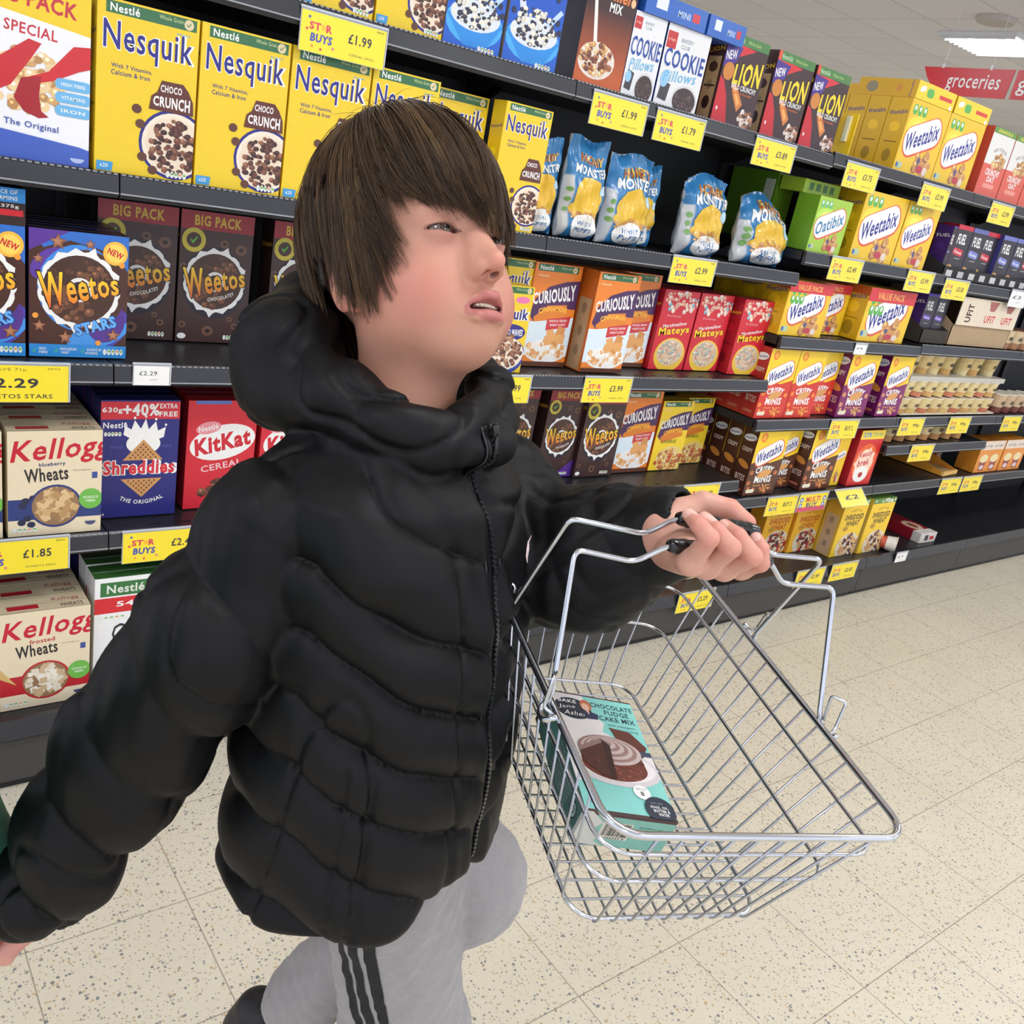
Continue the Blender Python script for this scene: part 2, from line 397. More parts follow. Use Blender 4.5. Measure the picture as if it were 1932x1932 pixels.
# ------------------------------------------------------------------ gondola shelving
YL = 1.96
BAYS = [(-.57, .52, (1.735, 1.350, .970, .585)), (.52, 1.605, (1.735, 1.350, .970, .585)), (1.605, 2.74, (1.735, 1.350, .970, .585)),
        (2.74, 3.70, (1.745, 1.425, 1.130, .820, .507)), (3.70, 4.62, (1.745, 1.410, 1.140, .820, .690, .507)),
        (4.62, 5.56, (1.745, 1.400, 1.140, .820, .507)), (5.56, 6.5, (1.745, 1.400, 1.140, .820, .507)), (6.5, 7.44, (1.745, 1.400, 1.1, .72))]
nm = ['at the left edge of the photo', 'behind the shopper, left half', 'behind the shopper, right half', 'with the yellow biscuit boxes', 'with the stacked porridge pots', 'just right of the porridge pots', 'second beyond the porridge pots', 'furthest down the aisle']
for bi, (xa, xb, zs) in enumerate(BAYS):
    t = empty('shelving_bay', (xa, YL, 0)); W = xb - xa
    tag(t, 'black metal supermarket shelving bay ' + nm[bi], 'shelving', 'black shelving bays along the aisle')
    for z in zs:
        g = .0015
        mb = MB(); mb.box(g, W - g, .012, .455, z - .03, z - .001, (34, 34, 37))
        for k in range(14): mb.box(.03 + k * (W - .06) / 14, .05 + k * (W - .06) / 14, .03, .034, z - .001, z + .0005, (90, 90, 92))
        s = mb.build('shelf', STEEL_D, t)
        # ticket rail: sloping channel with pale dashes and a line painting in its edge highlights
        mb = MB(); pr = [(.004, .003), (-.002, .003), (-.006, -.002), (-.010, -.034), (-.002, -.044), (.004, -.044)]
        for a, b in zip(pr, pr[1:] + pr[:1]): mb.add([(g, a[0], z + a[1]), (W - g, a[0], z + a[1]), (W - g, b[0], z + b[1]), (g, b[0], z + b[1])], [(0, 1, 2, 3)])
        for x in (g, W - g): mb.add([(x, a[0], z + a[1]) for a in pr], [tuple(range(6))])
        mb.build('ticket_rail', LIP, s)
        mb = MB(); nd = int(W / .0125)
        for k in range(nd): mb.box(.004 + k * .0125, .0115 + k * .0125, -.0066, -.0035, z - .0005, z + .0022)
        mb.box(g, W - g, -.0112, -.0098, z - .036, z - .033)
        mb.build('edge_highlight', LIPL, s)
        for x in (.02, W - .02):
            mb = MB(); mb.add([(x - .002 + dx, y, zz) for dx in (0, .004) for y, zz in ((.33, z - .03), (.455, z - .03), (.455, z - .075), (.42, z - .075))], [(0, 1, 2, 3), (4, 5, 6, 7), (0, 1, 5, 4), (2, 3, 7, 6), (0, 3, 7, 4), (1, 2, 6, 5)])
            mb.build('bracket', STEEL_D, s)
    mb = MB(); mb.box(0.001, W - .001, .456, .47, .02, zs[0] + .03); mb.build('back_panel', BACKP, t)
    for x in (0, W - .02):
        mb = MB(); mb.box(x + .001, x + .019, .44, .455, 0, zs[0] + .03); mb.build('upright', STEEL_D, t)
    mb = MB(); mb.box(.0015, W - .0015, -.075, .45, .13, .170); mb.build('base_shelf', STEEL_D, t)
    mb = MB(); pr = [(-.075, .194), (-.088, .194), (-.098, .150), (-.092, .142), (-.075, .142)]
    for a, b in zip(pr, pr[1:] + pr[:1]): mb.add([(.0015, a[0], a[1]), (W - .0015, a[0], a[1]), (W - .0015, b[0], b[1]), (.0015, b[0], b[1])], [(0, 1, 2, 3)])
    for x in (.0015, W - .0015): mb.add([(x, a[0], a[1]) for a in pr], [tuple(range(5))])
    mb.build('base_rail', LIP, t)
    mb = MB(); mb.box(.0015, W - .0015, -.080, -.068, .028, .141); mb.build('kick_plate', KICK, t)
    mb = MB(); mb.box(.004, W - .004, -.062, -.050, 0, .028); mb.build('plinth', BACKP, t)

# ------------------------------------------------------------------ what is printed on each kind of pack
YEL = (238, 202, 34); NAVY = (38, 36, 128); WH = (244, 243, 238); GRN = (52, 108, 66); RED = (206, 32, 44); BRN = (66, 36, 28)
CHOC = [(84, 48, 36), (110, 66, 48), (62, 34, 28), (134, 86, 62)]
TAN = [(206, 170, 116), (186, 146, 96), (222, 190, 140), (160, 120, 80)]
def gstrip(a, H, x0=8, x1=97):
    a.rect(x0, H - 13, x1, H - 2, GRN); a.text('Nestlé', x0 + 18, H - 7.5, 28, 7.5, WH, .03)
    a.text('Whole Grain', x1 - 26, H - 5.8, 24, 4, (196, 206, 150), .01); a.ell(x1 - 8, H - 7.5, 5, 5, (222, 206, 160), 12)
    a.text('✓', x1 - 8, H - 7.5, 5, 5, GRN)
def nut(a, x, y, w=22, h=7):
    for i, c in enumerate(((226, 226, 220), (120, 180, 80), (120, 180, 80), (236, 150, 70), (120, 180, 80))):
        a.ell(x + (i + .5) * w / 5, y, w / 11, h / 2, (238, 240, 232), 10); a.ell(x + (i + .5) * w / 5, y + h * .12, w / 15, h / 5, c, 8)
def plate(a, t, cx, cy, w, rot=18, c=(36, 44, 140), edge=(224, 96, 60)):
    a.cap(cx + .6, cy - .8, w * 1.05, w * .47, edge, rot); a.cap(cx, cy, w, w * .42, WH, rot)
    a.text(t, cx, cy, w * .9, w * .25, c, .035, shear=.25, rot=rot)
def k_nesq(H, small=False):
    a = Art(H, YEL); gstrip(a, H)
    a.text('Nesquik', 50, H - 36, 88, 34, NAVY, .022, o=WH, ow=.030)
    a.text('With 7 Vitamins,', 34, H - 60, 40, 4.6, NAVY, .02); a.text('Calcium & Iron', 33, H - 66, 38, 4.6, NAVY, .02)
    a.text('★★★★★', 84, H - 18, 15, 2.5, (90, 170, 210))
    a.ell(80, H * .22, 37, 35, NAVY, 28); a.ell(80, H * .22, 34, 32, (240, 226, 204), 28)
    a.splash(80, H * .22, 30, (236, 216, 190), 12, .12, 27)
    a.blobs(80, H * .21, 26, 27, 95, 3.6, CHOC, 3)
    for x, y in ((47, 20), (58, 8), (44, 52), (40, 66)): a.ell(x, y, 5, 4.6, (96, 56, 40), 9)
    a.poly([(52, H * .42), (98, H * .42), (97, H * .50), (92, H * .56), (86, H * .60), (64, H * .60), (60, H * .53), (54, H * .50)], (96, 46, 34))
    a.text('CHOCO', 74, H * .555, 22, 7, WH, .04); a.text('CRUNCH', 75, H * .475, 38, 11, WH, .05, taper=.3)
    a.poly([(2, 1), (17, 1), (18, 10), (2, 10)], (66, 156, 214)); a.text('x20', 9, 6, 8, 4, WH)
    nut(a, 72, 6)
    return a
def k_nesqw(H):
    a = Art(H, YEL); gstrip(a, H); a.text('Nesquik', 52, H - 52, 88, 26, NAVY, .05, o=WH, ow=.045)
    a.ell(78, H - 24, 16, 6, (232, 120, 170)); a.ell(62, H - 82, 34, 15, NAVY); a.text('CHOCO WAVES', 62, H - 82, 56, 12, WH, .05)
    a.ell(60, 30, 44, 34, (44, 66, 150)); a.ell(60, 34, 40, 30, (236, 222, 200)); a.blobs(58, 38, 36, 30, 90, 4.5, [(132, 84, 62), (96, 58, 44), (168, 124, 96)], 5)
    return a
def donut(a, cx, cy, r):
    a.splash(cx, cy, r * 1.12, WH, 15, .16, seed=4); a.ell(cx, cy, r, r * 1.0, (70, 40, 28), 30); a.blobs(cx, cy, r * .92, r * .92, 70, r * .13, [(96, 58, 38), (120, 76, 50), (74, 44, 30)], 8)
    a.ell(cx, cy, r * .36, r * .36, (236, 232, 226), 18); a.ell(cx, cy - 1, r * .27, r * .27, (40, 24, 18), 16)
def weetos(a, cy, w=84):
    a.text('Weetos', 50, cy, w, w * .40, ((236, 92, 36), (252, 220, 40)), .035, o=(58, 26, 16), ow=.04, rot=9, taper=-.55)
def k_stars(H):
    a = Art(H, (74, 38, 26))
    a.poly([(0, H), (100, H), (100, H * .72), (84, H * .86), (40, H * .93), (14, H * .86)], (48, 112, 200))
    a.poly([(0, H * .83), (0, H), (40, H)], (92, 52, 150)); a.ell(20, H * .74, 22, 14, (96, 58, 160), rot=40)
    a.ell(74, H * .24, 32, 22, (74, 66, 170), rot=35); a.ell(70, H * .19, 34, 14, (70, 150, 226), rot=20); a.ell(78, H * .3, 20, 24, (86, 50, 140), rot=-20)
    a.ell(50, H * .56, 42, 47, (66, 140, 222), 28); a.ell(56, H * .54, 41, 45, (74, 38, 26), 28)
    donut(a, 50, H * .55, 37); weetos(a, H * .57, 80)
    a.ell(86, H - 19, 13, 13, (252, 190, 70)); a.ell(86, H - 19, 10, 10, (252, 216, 96)); a.text('NEW', 86, H - 19, 17, 7, RED, .06, rot=-22)
    a.text('STARS', 67, H * .265, 44, 13, (104, 178, 240), .07, o=(36, 66, 150), ow=.05, rot=17)
    for x, y, r in ((28, H - 12, 9), (60, H - 12, 6), (9, H - 31, 6), (10, 34, 7), (36, 22, 8), (86, 26, 8)): a.star(x, y, r, (146, 92, 64)); a.star(x - .6, y + .6, r * .6, (186, 128, 92))
    for x, y in ((93, H * .77), (6, H * .33), (70, 17)): a.ell(x, y, 3, 3, (246, 160, 60))
    a.rect(0, 0, 100, 14, (44, 142, 214))
    for x, t, u in ((13, 'HIGH', 'FIBRE'), (35, 'WHOLEGRAIN', 'WHEAT'), (62, 'SOURCE OF', 'VITAMINS')):
        a.text('✓', x - 8, 7, 4, 5, (90, 200, 90), .04); a.text(t, x + (4 if len(t) > 4 else 0), 9, len(t) * 1.7, 3, WH, .02); a.text(u, x + 1, 5, len(u) * 1.7, 3, WH, .02)
    nut(a, 75, 7)
    return a
def k_big(H, purple=False):
    a = Art(H, (62, 34, 30)); H1 = H - 26
    for x, y, r in ((60, H1 - 14, 6), (84, H1 - 20, 8), (6, H * .58, 5), (44, 16, 8), (8, 24, 5), (82, 24, 5), (74, 34, 4)): a.ell(x, y, r, r * .9, (112, 76, 54), 14); a.ell(x, y, r * .45, r * .4, (40, 22, 18), 10)
    a.ell(50, H * .47, 45, 49, (28, 24, 40), 26); donut(a, 50, H * .48, 38); weetos(a, H * .49, 84)
    a.text('CHOCOLATEY', 60, H * .36, 38, 5, WH, .03, rot=16, arc=-.5)
    a.rect(0, H1 + 2, 100, H, (158, 26, 38)); a.text('BIG PACK', 50, H - 12, 64, 14, (216, 180, 50), .05)
    a.ell(18, H1 - 12, 16, 16, (206, 190, 60), 24); a.ell(18, H1 - 12, 10, 10, (70, 40, 30), 20); a.text('✓', 18, H1 - 12, 10, 10, (90, 190, 60), .06)
    if purple: a.poly([(0, 0), (100, 0), (100, 40), (60, 12), (0, 8)], (84, 40, 140))
    a.ell(8, 8, 6, 4, WH); nut(a, 66, 8)
    return a
def k_spk(H):
    a = Art(H, (238, 238, 240)); a.poly([(0, H - 20), (100, H - 32), (100, H), (0, H)], YEL)
    a.text('BIG PACK', 54, H - 12, 70, 13, (196, 52, 60), .05, rot=-4); a.text('SPECIAL', 52, H - 36, 42, 9, (196, 50, 58), .03, rot=-3)
    a.rect(0, H - 38, 16, H - 22, (206, 48, 60)); a.text('an', 8, H - 30, 12, 9, WH, .05); a.rect(0, H - 50, 16, H - 39, (120, 180, 226)); a.text('ore', 8, H - 45, 13, 6, WH, .03)
    a.blobs(42, 66, 40, 24, 130, 5, [(226, 190, 136), (206, 162, 104), (186, 138, 84), (236, 206, 156)], 9)
    a.poly([(0, H - 74), (26, H - 62), (50, H - 43), (60, H - 45), (52, H - 58), (36, H - 82), (14, H - 95), (0, H - 92)], (200, 40, 46))
    a.poly([(100, H - 40), (86, H - 42), (66, H - 66), (44, H - 76), (46, H - 81), (70, H - 73), (90, H - 62), (100, H - 58)], (206, 42, 46))
    a.poly([(44, H - 75), (60, H - 71), (58, H - 88), (60, H - 100), (66, H - 104), (58, H - 106), (46, H - 102), (38, H - 92)], (164, 26, 36))
    for i in range(3): a.cap(86, H - 74 - i * 11, 30, 9, (110, 180, 224)); a.text(('HIGH FIBRE', 'VITAMINS', 'IRON')[i], 86, H - 74 - i * 11, 20, 3, WH)
    a.text('The Original', 52, 29, 44, 7, (70, 92, 170), .02, rot=-2); a.poly([(0, 0), (100, 0), (100, 15), (92, 17), (0, 26)], (66, 96, 186))
    nut(a, 0, 9, 20); a.ell(90, 7, 6, 4, (180, 196, 230), a0=180, a1=360)
    return a
def k_kell(H, frosted=False):
    c2 = (190, 38, 46) if frosted else (44, 58, 120); a = Art(H, (234, 218, 184))
    a.rect(0, 20, 100, 46, c2); a.rect(100, 20, 100, 46, c2)
    if frosted: a.poly([(0, 46), (0, 60), (18, 34)], (216, 180, 110))
    else:
        for x, y in ((18, 44), (26, 47), (15, 38), (20, 22), (14, 17), (24, 14)): a.ell(x, y, 4.5, 4, (36, 40, 72), 10)
    a.text("Kellogg", 56, H - 25, 104, 33, (200, 26, 50), .03, shear=.25, rot=4)
    a.text('Wheats', 40, H - 53, 46, 17, (40, 36, 40), .035, rot=4); a.text('frosted' if frosted else 'blueberry', 46, H - 41, 28, 6, c2, .03, rot=3)
    a.text('wholegrain', 78, H - 49, 20, 3, (170, 150, 130)); a.rect(89, H - 60, 95, H - 52, (60, 80, 150))
    a.ell(50, 36, 28, 27, c2, 30); a.ell(50, 36, 25.5, 24.5, (150, 116, 82), 30)
    a.blobs(50, 36, 21, 20, 70, 5.2, [(232, 220, 196), (206, 178, 138), (244, 236, 220)] if frosted else TAN, 5, sq=True)
    a.ell(88, 43, 13, 13, (112, 186, 76), 22); a.text('SOURCE OF', 88, 45, 17, 3, WH, .02); a.text('FIBRE', 88, 40.5, 10, 3, WH, .02)
    nut(a, 4, 8, 26, 6); a.ell(88, 14, 6, 5, (70, 76, 120), a0=180, a1=360)
    return a
def k_shred(H):
    a = Art(H, (36, 38, 118)); a.rect(0, H - 26, 100, H - 2, (216, 42, 56)); a.text('630g', 14, H - 14, 25, 9, WH, .04); a.text('+40%', 50, H - 13, 46, 17, WH, .055)
    a.text('EXTRA', 85, H - 8, 23, 6.5, WH, .03); a.text('FREE', 85, H - 19, 24, 7, WH, .04)
    a.text('Nestlé', 18, H - 34, 30, 8, WH, .03); nut(a, 4, H - 46, 22, 6)
    a.text('SINCE', 20, H - 64, 16, 3.5, (84, 90, 170)); a.text('1953', 84, H - 64, 14, 3.5, (84, 90, 170))
    P = [(28, 104), (30, 116), (38, 111), (42, 124), (50, 112), (56, 126), (60, 111), (69, 122), (72, 109), (82, 114), (80, 100)]
    P = [(x, y - 145 + H - 6) for x, y in P]
    a.k += 1
    for p, q in zip(P, P[1:]): a.poly([(54, H - 62), p, q], WH, nl=False)
    a.ell(54, H - 60, 22, 15, WH)
    for x, y in P[1::2]: a.ell(x, y + 3, 1.6, 2, WH, 8)
    def waf(pts, inv):
        a.poly(pts, (206, 150, 92))
        (x0, y0), (x1, y1), (x2, y2) = pts
        a.k += 1
        for i in range(1, 8):
            for j in range(1, 8 - i):
                u, v = i / 8, j / 8; x = x0 + (x1 - x0) * u + (x2 - x0) * v; y = y0 + (y1 - y0) * u + (y2 - y0) * v
                a.poly([(x - 1.5, y), (x, y - 1.9), (x + 1.5, y), (x, y + 1.9)], (120, 70, 38), nl=False)
    waf([(54, H - 54), (28, H - 83), (80, H - 83)], 0); waf([(54, 28), (26, 55), (80, 55)], 1)
    a.text('Shreddies', 50, H * .435, 92, 20, (214, 44, 60), .06, o=WH, ow=.05)
    a.text('THE ORIGINAL', 54, 21, 58, 6, WH, .03, arc=-.9); a.text('5g', 4, 6, 6, 4, WH)
    return a
def k_kit(H):
    a = Art(H, (214, 36, 52)); a.ell(52, H * .62, 48, 26, WH, 30, rot=12); a.text('KitKat', 52, H * .62, 82, 26, (206, 30, 48), .07, rot=12, shear=.1)
    a.ell(30, H - 40, 18, 9, (236, 150, 156), rot=12); a.text('Nestlé', 30, H - 40, 28, 8, WH, .03, rot=12); a.text('CEREAL', 52, H * .40, 60, 10, (240, 200, 200), .03, rot=10)
    a.blobs(60, 24, 36, 20, 60, 5, CHOC, 2); a.rect(10, H - 5, 60, H, (86, 116, 190))
    return a
def k_cheer(H):
    a = Art(H, (240, 240, 238)); a.rect(6, H - 24, 100, H - 6, (56, 116, 62)); a.text('Nestlé', 34, H - 15, 42, 11, (222, 228, 216), .04)
    a.rect(0, H - 46, 100, H - 26, (214, 40, 48)); a.text('540g', 44, H - 36, 40, 9, WH, .04); nut(a, 4, H - 52, 30, 5)
    a.text('Cheerios', 66, H - 74, 92, 26, (44, 42, 48), .0); a.ell(50, 36, 40, 24, (206, 190, 150)); a.blobs(50, 36, 36, 20, 60, 4, TAN, 3)
    return a
def k_oreo(H):
    a = Art(H, (28, 96, 200), (18, 70, 176)); a.text('OREO', 55, H - 22, 74, 20, WH, .07, o=(20, 44, 130), ow=.05); a.text("O's", 58, H - 48, 34, 18, WH, .05)
    a.ell(50, 34, 50, 30, (70, 170, 230)); a.poly([(0, 40), (100, 40), (74, 4), (34, 4)], (40, 140, 220)); a.ell(50, 44, 44, 20, (220, 226, 232))
    a.poly([(4, H * .72), (12, H * .74), (34, 60), (24, 52)], (214, 220, 230)); a.poly([(70, 60), (92, 84), (98, 80), (76, 56)], (190, 214, 236))
    a.blobs(50, 52, 42, 24, 120, 3.6, [(34, 36, 56), (236, 228, 206), (52, 50, 66), (214, 208, 190)], 6)
    for x, y in ((8, 66), (22, 84), (90, 66), (96, 54), (84, 96)): a.ell(x, y, 4, 4.5, (40, 44, 70), 10)
    nut(a, 60, 4, 30)
    return a
def k_cocoa(H):
    a = Art(H, (58, 30, 26)); a.rect(0, 0, 100, H * .62, ((206, 96, 40), (58, 30, 26))); a.text('Cocoa&', 52, H - 22, 60, 16, (240, 178, 124), .04, shear=.2); a.text('Caramel', 46, H - 42, 78, 18, (240, 130, 60), .05, shear=.2)
    a.text('MIX', 60, H - 60, 26, 13, WH, .05); a.poly([(14, H * .7), (20, H * .7), (34, 60), (28, 54)], (244, 236, 224))
    a.ell(40, 34, 38, 26, (232, 220, 206)); a.blobs(40, 36, 34, 22, 90, 4.5, [(206, 150, 90), (150, 90, 56), (226, 190, 140), (110, 62, 44)], 2)
    for y in (H - 6, H - 26, H - 46): a.ell(92, y, 5, 6, (244, 190, 140))
    return a
def k_cookie(H):
    a = Art(H, (232, 232, 230)); a.rect(2, H - 34, 24, H - 10, (196, 48, 48)); a.text('crispy', 13, H - 22, 16, 6, (240, 190, 170)); a.text('BAKERY', 48, H - 18, 28, 6, (120, 126, 150)); a.text('CLUB', 46, H - 27, 20, 6, (120, 126, 150))
    a.ell(68, H * .13, 30, H * .19, (214, 214, 214)); a.ell(68, H * .12, 27, H * .17, (70, 52, 50)); a.blobs(68, H * .12, 23, H * .14, 80, 3.0, [(58, 42, 42), (92, 72, 68), (76, 56, 54)], 3)
    a.poly([(6, H * .08), (26, H * .06), (30, H * .28), (10, H * .31)], (66, 60, 66)); a.ell(14, 38, 9, 12, (150, 200, 232)); a.text('COOKIE', 50, H * .60, 92, H * .23, (32, 72, 160), .03); a.text('Pillows', 48, H * .40, 74, H * .14, (110, 186, 226), .01, shear=.25, rot=6)
    return a
def k_lion(H):
    a = Art(H, (62, 36, 38)); a.rect(0, H - 14, 100, H, (74, 128, 66)); a.text('Nestlé', 22, H - 7, 30, 8, (190, 216, 180), .02); a.text('Whole Grain', 62, H - 7, 32, 5, (180, 206, 120)); a.rect(0, H - 14, 8, H, (226, 78, 50))
    a.poly([(0, H - 14), (46, H - 14), (70, H - 16), (0, H - 44)], (214, 44, 50)); a.poly([(0, H - 14), (38, H - 18), (28, H - 40), (0, H - 50)], (72, 48, 140)); a.text('NEW', 15, H - 31, 25, 13, WH, .04, rot=12)
    a.poly([(0, 0), (38, 0), (24, 40), (10, 62), (0, 66)], (200, 32, 42)); a.poly([(30, 60), (44, 58), (66, 34), (56, 22), (38, 44)], (216, 130, 60)); a.poly([(34, 56), (42, 54), (58, 36), (54, 30)], (240, 170, 90))
    a.blobs(82, 14, 17, 13, 40, 4, [(226, 206, 190), (120, 70, 50), (170, 120, 90)], 2); a.ell(16, H * .58, 13, H * .10, (206, 130, 50)); a.text('LION', 62, H * .60, 66, 33, (240, 214, 40), .05, o=(60, 30, 20), ow=.04, shear=.15, rot=7, taper=.25); a.text('WILD CRUNCHY', 60, H * .44, 62, 8, WH, .04); a.text('caramel & chocolate', 58, H * .38, 50, 4, (220, 120, 60))
    a.ell(8, 20, 2, 3, WH)
    return a
def k_weet(H, t='Weetabix', bg=(240, 196, 40), g=(90, 180, 80), pw=86, txt=(36, 44, 140)):
    a = Art(H, bg); a.ell(30, H - 32, 26, 14, tuple(min(255, v + 26) for v in bg)); a.ell(30, H - 32, 15, 8, tuple(min(255, v + 60) for v in bg))
    for x in (12, 24, 36): a.cap(x, H - 12, 10, 13, g); a.ell(x, H - 10, 2.6, 3, WH, 8)
    plate(a, t, 48, H * .55, pw, 20, txt); a.blobs(68, H * .18, 20, 17, 26, 7, [(206, 146, 84), (224, 176, 110), (150, 96, 60)], 4); a.ell(64, H * .11, 8, H * .055, (196, 60, 74)); a.ell(56, H * .22, 4, H * .05, (90, 84, 120)); a.ell(78, H * .10, 6, H * .06, (232, 214, 196))
    a.cap(12, 9, 15, 8, (190, 206, 160)); a.cap(7, 9, 5, 6, (60, 110, 190))
    return a
def k_val(H):
    a = k_weet(H, pw=80); a.rect(0, H - 15, 100, H, (214, 52, 56)); a.text('VALUE PACK', 46, H - 8, 58, 8, (244, 180, 90), .04)
    for x in (12, 22, 32): a.cap(x, H - 25, 9, 12, (90, 180, 80)); a.ell(x, H - 23, 2.3, 3, WH, 8)
    return a
def k_mini(H, c=(218, 60, 46), c2=(240, 130, 70)):
    a = Art(H, c); a.poly([(0, H * .5), (14, H * .54), (60, H * .5), (100, H * .56), (100, H), (0, H)], (250, 210, 40)); a.ell(20, H - 14, 10, 10, (240, 130, 40)); a.ell(20, H - 14, 6, 6, (250, 180, 60))
    plate(a, 'Weetabix', 50, H * .66, 86, 20); a.text('CRISPY', 50, H * .41, 58, 14, WH, .06, arc=.5); a.text('MINIS', 52, H * .25, 54, 16, WH, .06)
    a.ell(52, H * .335, 22, 8, (222, 160, 90), rot=10); a.blobs(50, H * .09, 46, 7, 24, 4.5, [c2, (230, 170, 90), tuple(int(v * .8) for v in c)], 4)
    a.cap(20, H * .07, 26, 8, (240, 232, 206)); a.text('chocolate chip' if c[2] > 60 and c[0] < 90 else 'fruit & nut', 54, H * .155, 56, 4, (250, 190, 120), .02)
    for x, y in ((10, H * .36), (88, H * .34), (8, H * .2)): a.ell(x, y, 6, 5, c2)
    return a
def k_cin(H, churro=False):
    bg = (250, 214, 46) if churro else (238, 132, 40); a = Art(H, bg); gstrip(a, H, 6, 92); a.text('Nestlé', 20, H - 20, 22, 4, (250, 220, 170), .02)
    P = [(4, H * .5), (12, H * .66), (36, H * .78), (70, H * .84), (100, H * .86), (100, H * .58), (70, H * .58), (40, H * .55), (16, H * .44)]; a.poly(P, (76, 38, 88)); a.poly([(14, H * .48), (40, H * .60), (80, H * .62), (86, H * .5), (20, H * .40)], (226, 130, 40))
    a.text('CURIOUSLY', 50, H * .70, 90, 23, WH, .06, rot=10, taper=.35); a.text('CINNAMON', 52, H * .575, 60, 9, (250, 190, 60), .05, arc=.5, rot=4)
    if churro: a.ell(62, 24, 46, 34, (240, 210, 120)); a.text('CHURROS', 46, H * .42, 48, 9, (90, 110, 30), .04); a.blobs(56, 26, 42, 24, 70, 6, [(206, 140, 70), (190, 80, 50), (236, 200, 140), (170, 110, 60)], 3)
    else:
        a.poly([(0, 18), (0, H * .44), (20, H * .44), (100, H * .5), (100, 18)], (222, 236, 244)); a.poly([(44, H * .47), (94, H * .51), (92, H * .40), (44, H * .36)], (206, 52, 58)); a.text('WHOLE GRAIN', 68, H * .46, 38, 4, WH, .02, rot=4); a.text('WHEAT & RICE', 68, H * .42, 34, 4, WH, .02, rot=4)
        a.ell(54, 26, 46, 20, WH); a.blobs(52, 28, 42, 16, 60, 4.8, [(226, 160, 96), (240, 196, 140), (244, 236, 226)], 3, sq=True); a.blobs(66, 52, 24, 12, 9, 10, [(230, 168, 100), (214, 146, 80)], 6, sq=True); a.rect(0, 0, 100, 8, (96, 52, 30))
    return a
def k_mat(H):
    a = Art(H, (212, 34, 50)); a.blobs(52, H - 22, 54, 20, 60, 5, [(228, 206, 190), (120, 170, 190), (226, 150, 130), (240, 220, 190)], 3); a.text('Kellsey', 40, H * .68, 40, 5, (236, 170, 170))
    a.text('Marshmallow', 48, H * .575, 66, 7, WH, .03, rot=8); a.text('Mateys', 50, H * .49, 86, 19, (250, 214, 40), .04, o=(150, 20, 30), ow=.03, rot=6, taper=-.2)
    a.ell(52, H * .19, 44, H * .22, (240, 196, 60)); a.ell(52, H * .22, 37, H * .17, (226, 196, 166)); a.blobs(52, H * .21, 34, H * .155, 110, 3.6, [(222, 186, 146), (206, 150, 130), (150, 170, 160), (236, 214, 186)], 5)
    return a
def k_oatc(H):
    a = Art(H, (232, 230, 224)); a.rect(0, H - 12, 100, H, (96, 146, 66)); a.text('GRANOLA', 50, H - 6, 66, 7, (230, 220, 70), .03); a.rect(0, 0, 100, H * .47, (222, 96, 76)); a.text('oat crunch', 54, H * .72, 60, 9, (120, 120, 124), .02, arc=.9)
    a.blobs(58, H * .53, 28, 15, 36, 6, [(206, 160, 96), (226, 186, 126), (170, 120, 70)], 3); a.text('CRUNCHY', 50, H * .36, 62, 13, WH, .05); a.text('OAT', 50, H * .26, 34, 12, WH, .05); a.cap(50, 22, 50, 9, (236, 150, 136))
    return a
def k_sw(H, o=False):
    a = Art(H, (250, 190, 50) if o else (250, 208, 56)); c = (190, 80, 30) if o else (74, 62, 40); a.text('NESTLÉ', 56, H - 24, 44, 7, c, .0, arc=.8); a.text('SHREDDED', 54, H - 42, 76, 14, c, .06); a.text('WHEAT', 54, H - 58, 56, 14, c, .06)
    a.ell(60, 24, 46, 34, (232, 216, 190)); a.blobs(62, 26, 38, 28, 60, 6, [(206, 150, 96), (226, 186, 130), (90, 60, 60)] + ([(180, 20, 40)] if o else []), 3); a.ell(30, H * .5, 11, 7, (206, 160, 60)); a.text('big wheat', 30, H * .5, 16, 4, c)
    if not o: a.rect(0, H - 12, 100, H, (96, 140, 70)); a.blobs(50, H - 6, 48, 5, 14, 4, [(170, 190, 150), (210, 216, 190)], 3)
    return a
def k_fuel(H, top=(206, 40, 60), g=(206, 40, 60)):
    a = Art(H, (46, 40, 46)); a.rect(0, H - 14, 100, H, top); a.text('FUEL', 44, H * .74, 56, H * .19, WH, .05); a.cap(44, H * .50, 66, 22, g, -6); a.text('Granola', 44, H * .50, 50, 10, WH, .03, rot=-6); a.text('protein', 52, H * .38, 34, 5, WH, .02)
    a.ell(18, 22, 26, 22, (200, 146, 80)); a.blobs(18, 22, 20, 17, 18, 5, [(120, 60, 40), (226, 180, 110)], 3); a.blobs(70, 14, 22, 10, 20, 5, TAN, 5)
    return a
def k_ready(H):
    a = Art(H, (214, 44, 44)); a.rect(0, H - 22, 100, H, (250, 216, 60)); a.text('33%', 26, H - 11, 34, 12, (60, 150, 200), .05); a.text('EXTRA FREE', 70, H - 11, 42, 9, (120, 180, 120), .04)
    a.ell(48, H * .42, 46, H * .34, (236, 100, 40)); a.splash(48, H * .40, 36, (250, 216, 190), 10, .2, H * .26, 3); a.ell(48, H * .2, 30, 20, WH); a.text('Ready', 46, H * .56, 56, 18, (214, 60, 50), .05, o=WH, ow=.03, rot=6); a.text('brek', 46, H * .42, 48, 18, (206, 60, 60), .05, o=WH, ow=.03, rot=6); a.ell(48, H * .19, 9, 7, (190, 50, 50))
    return a
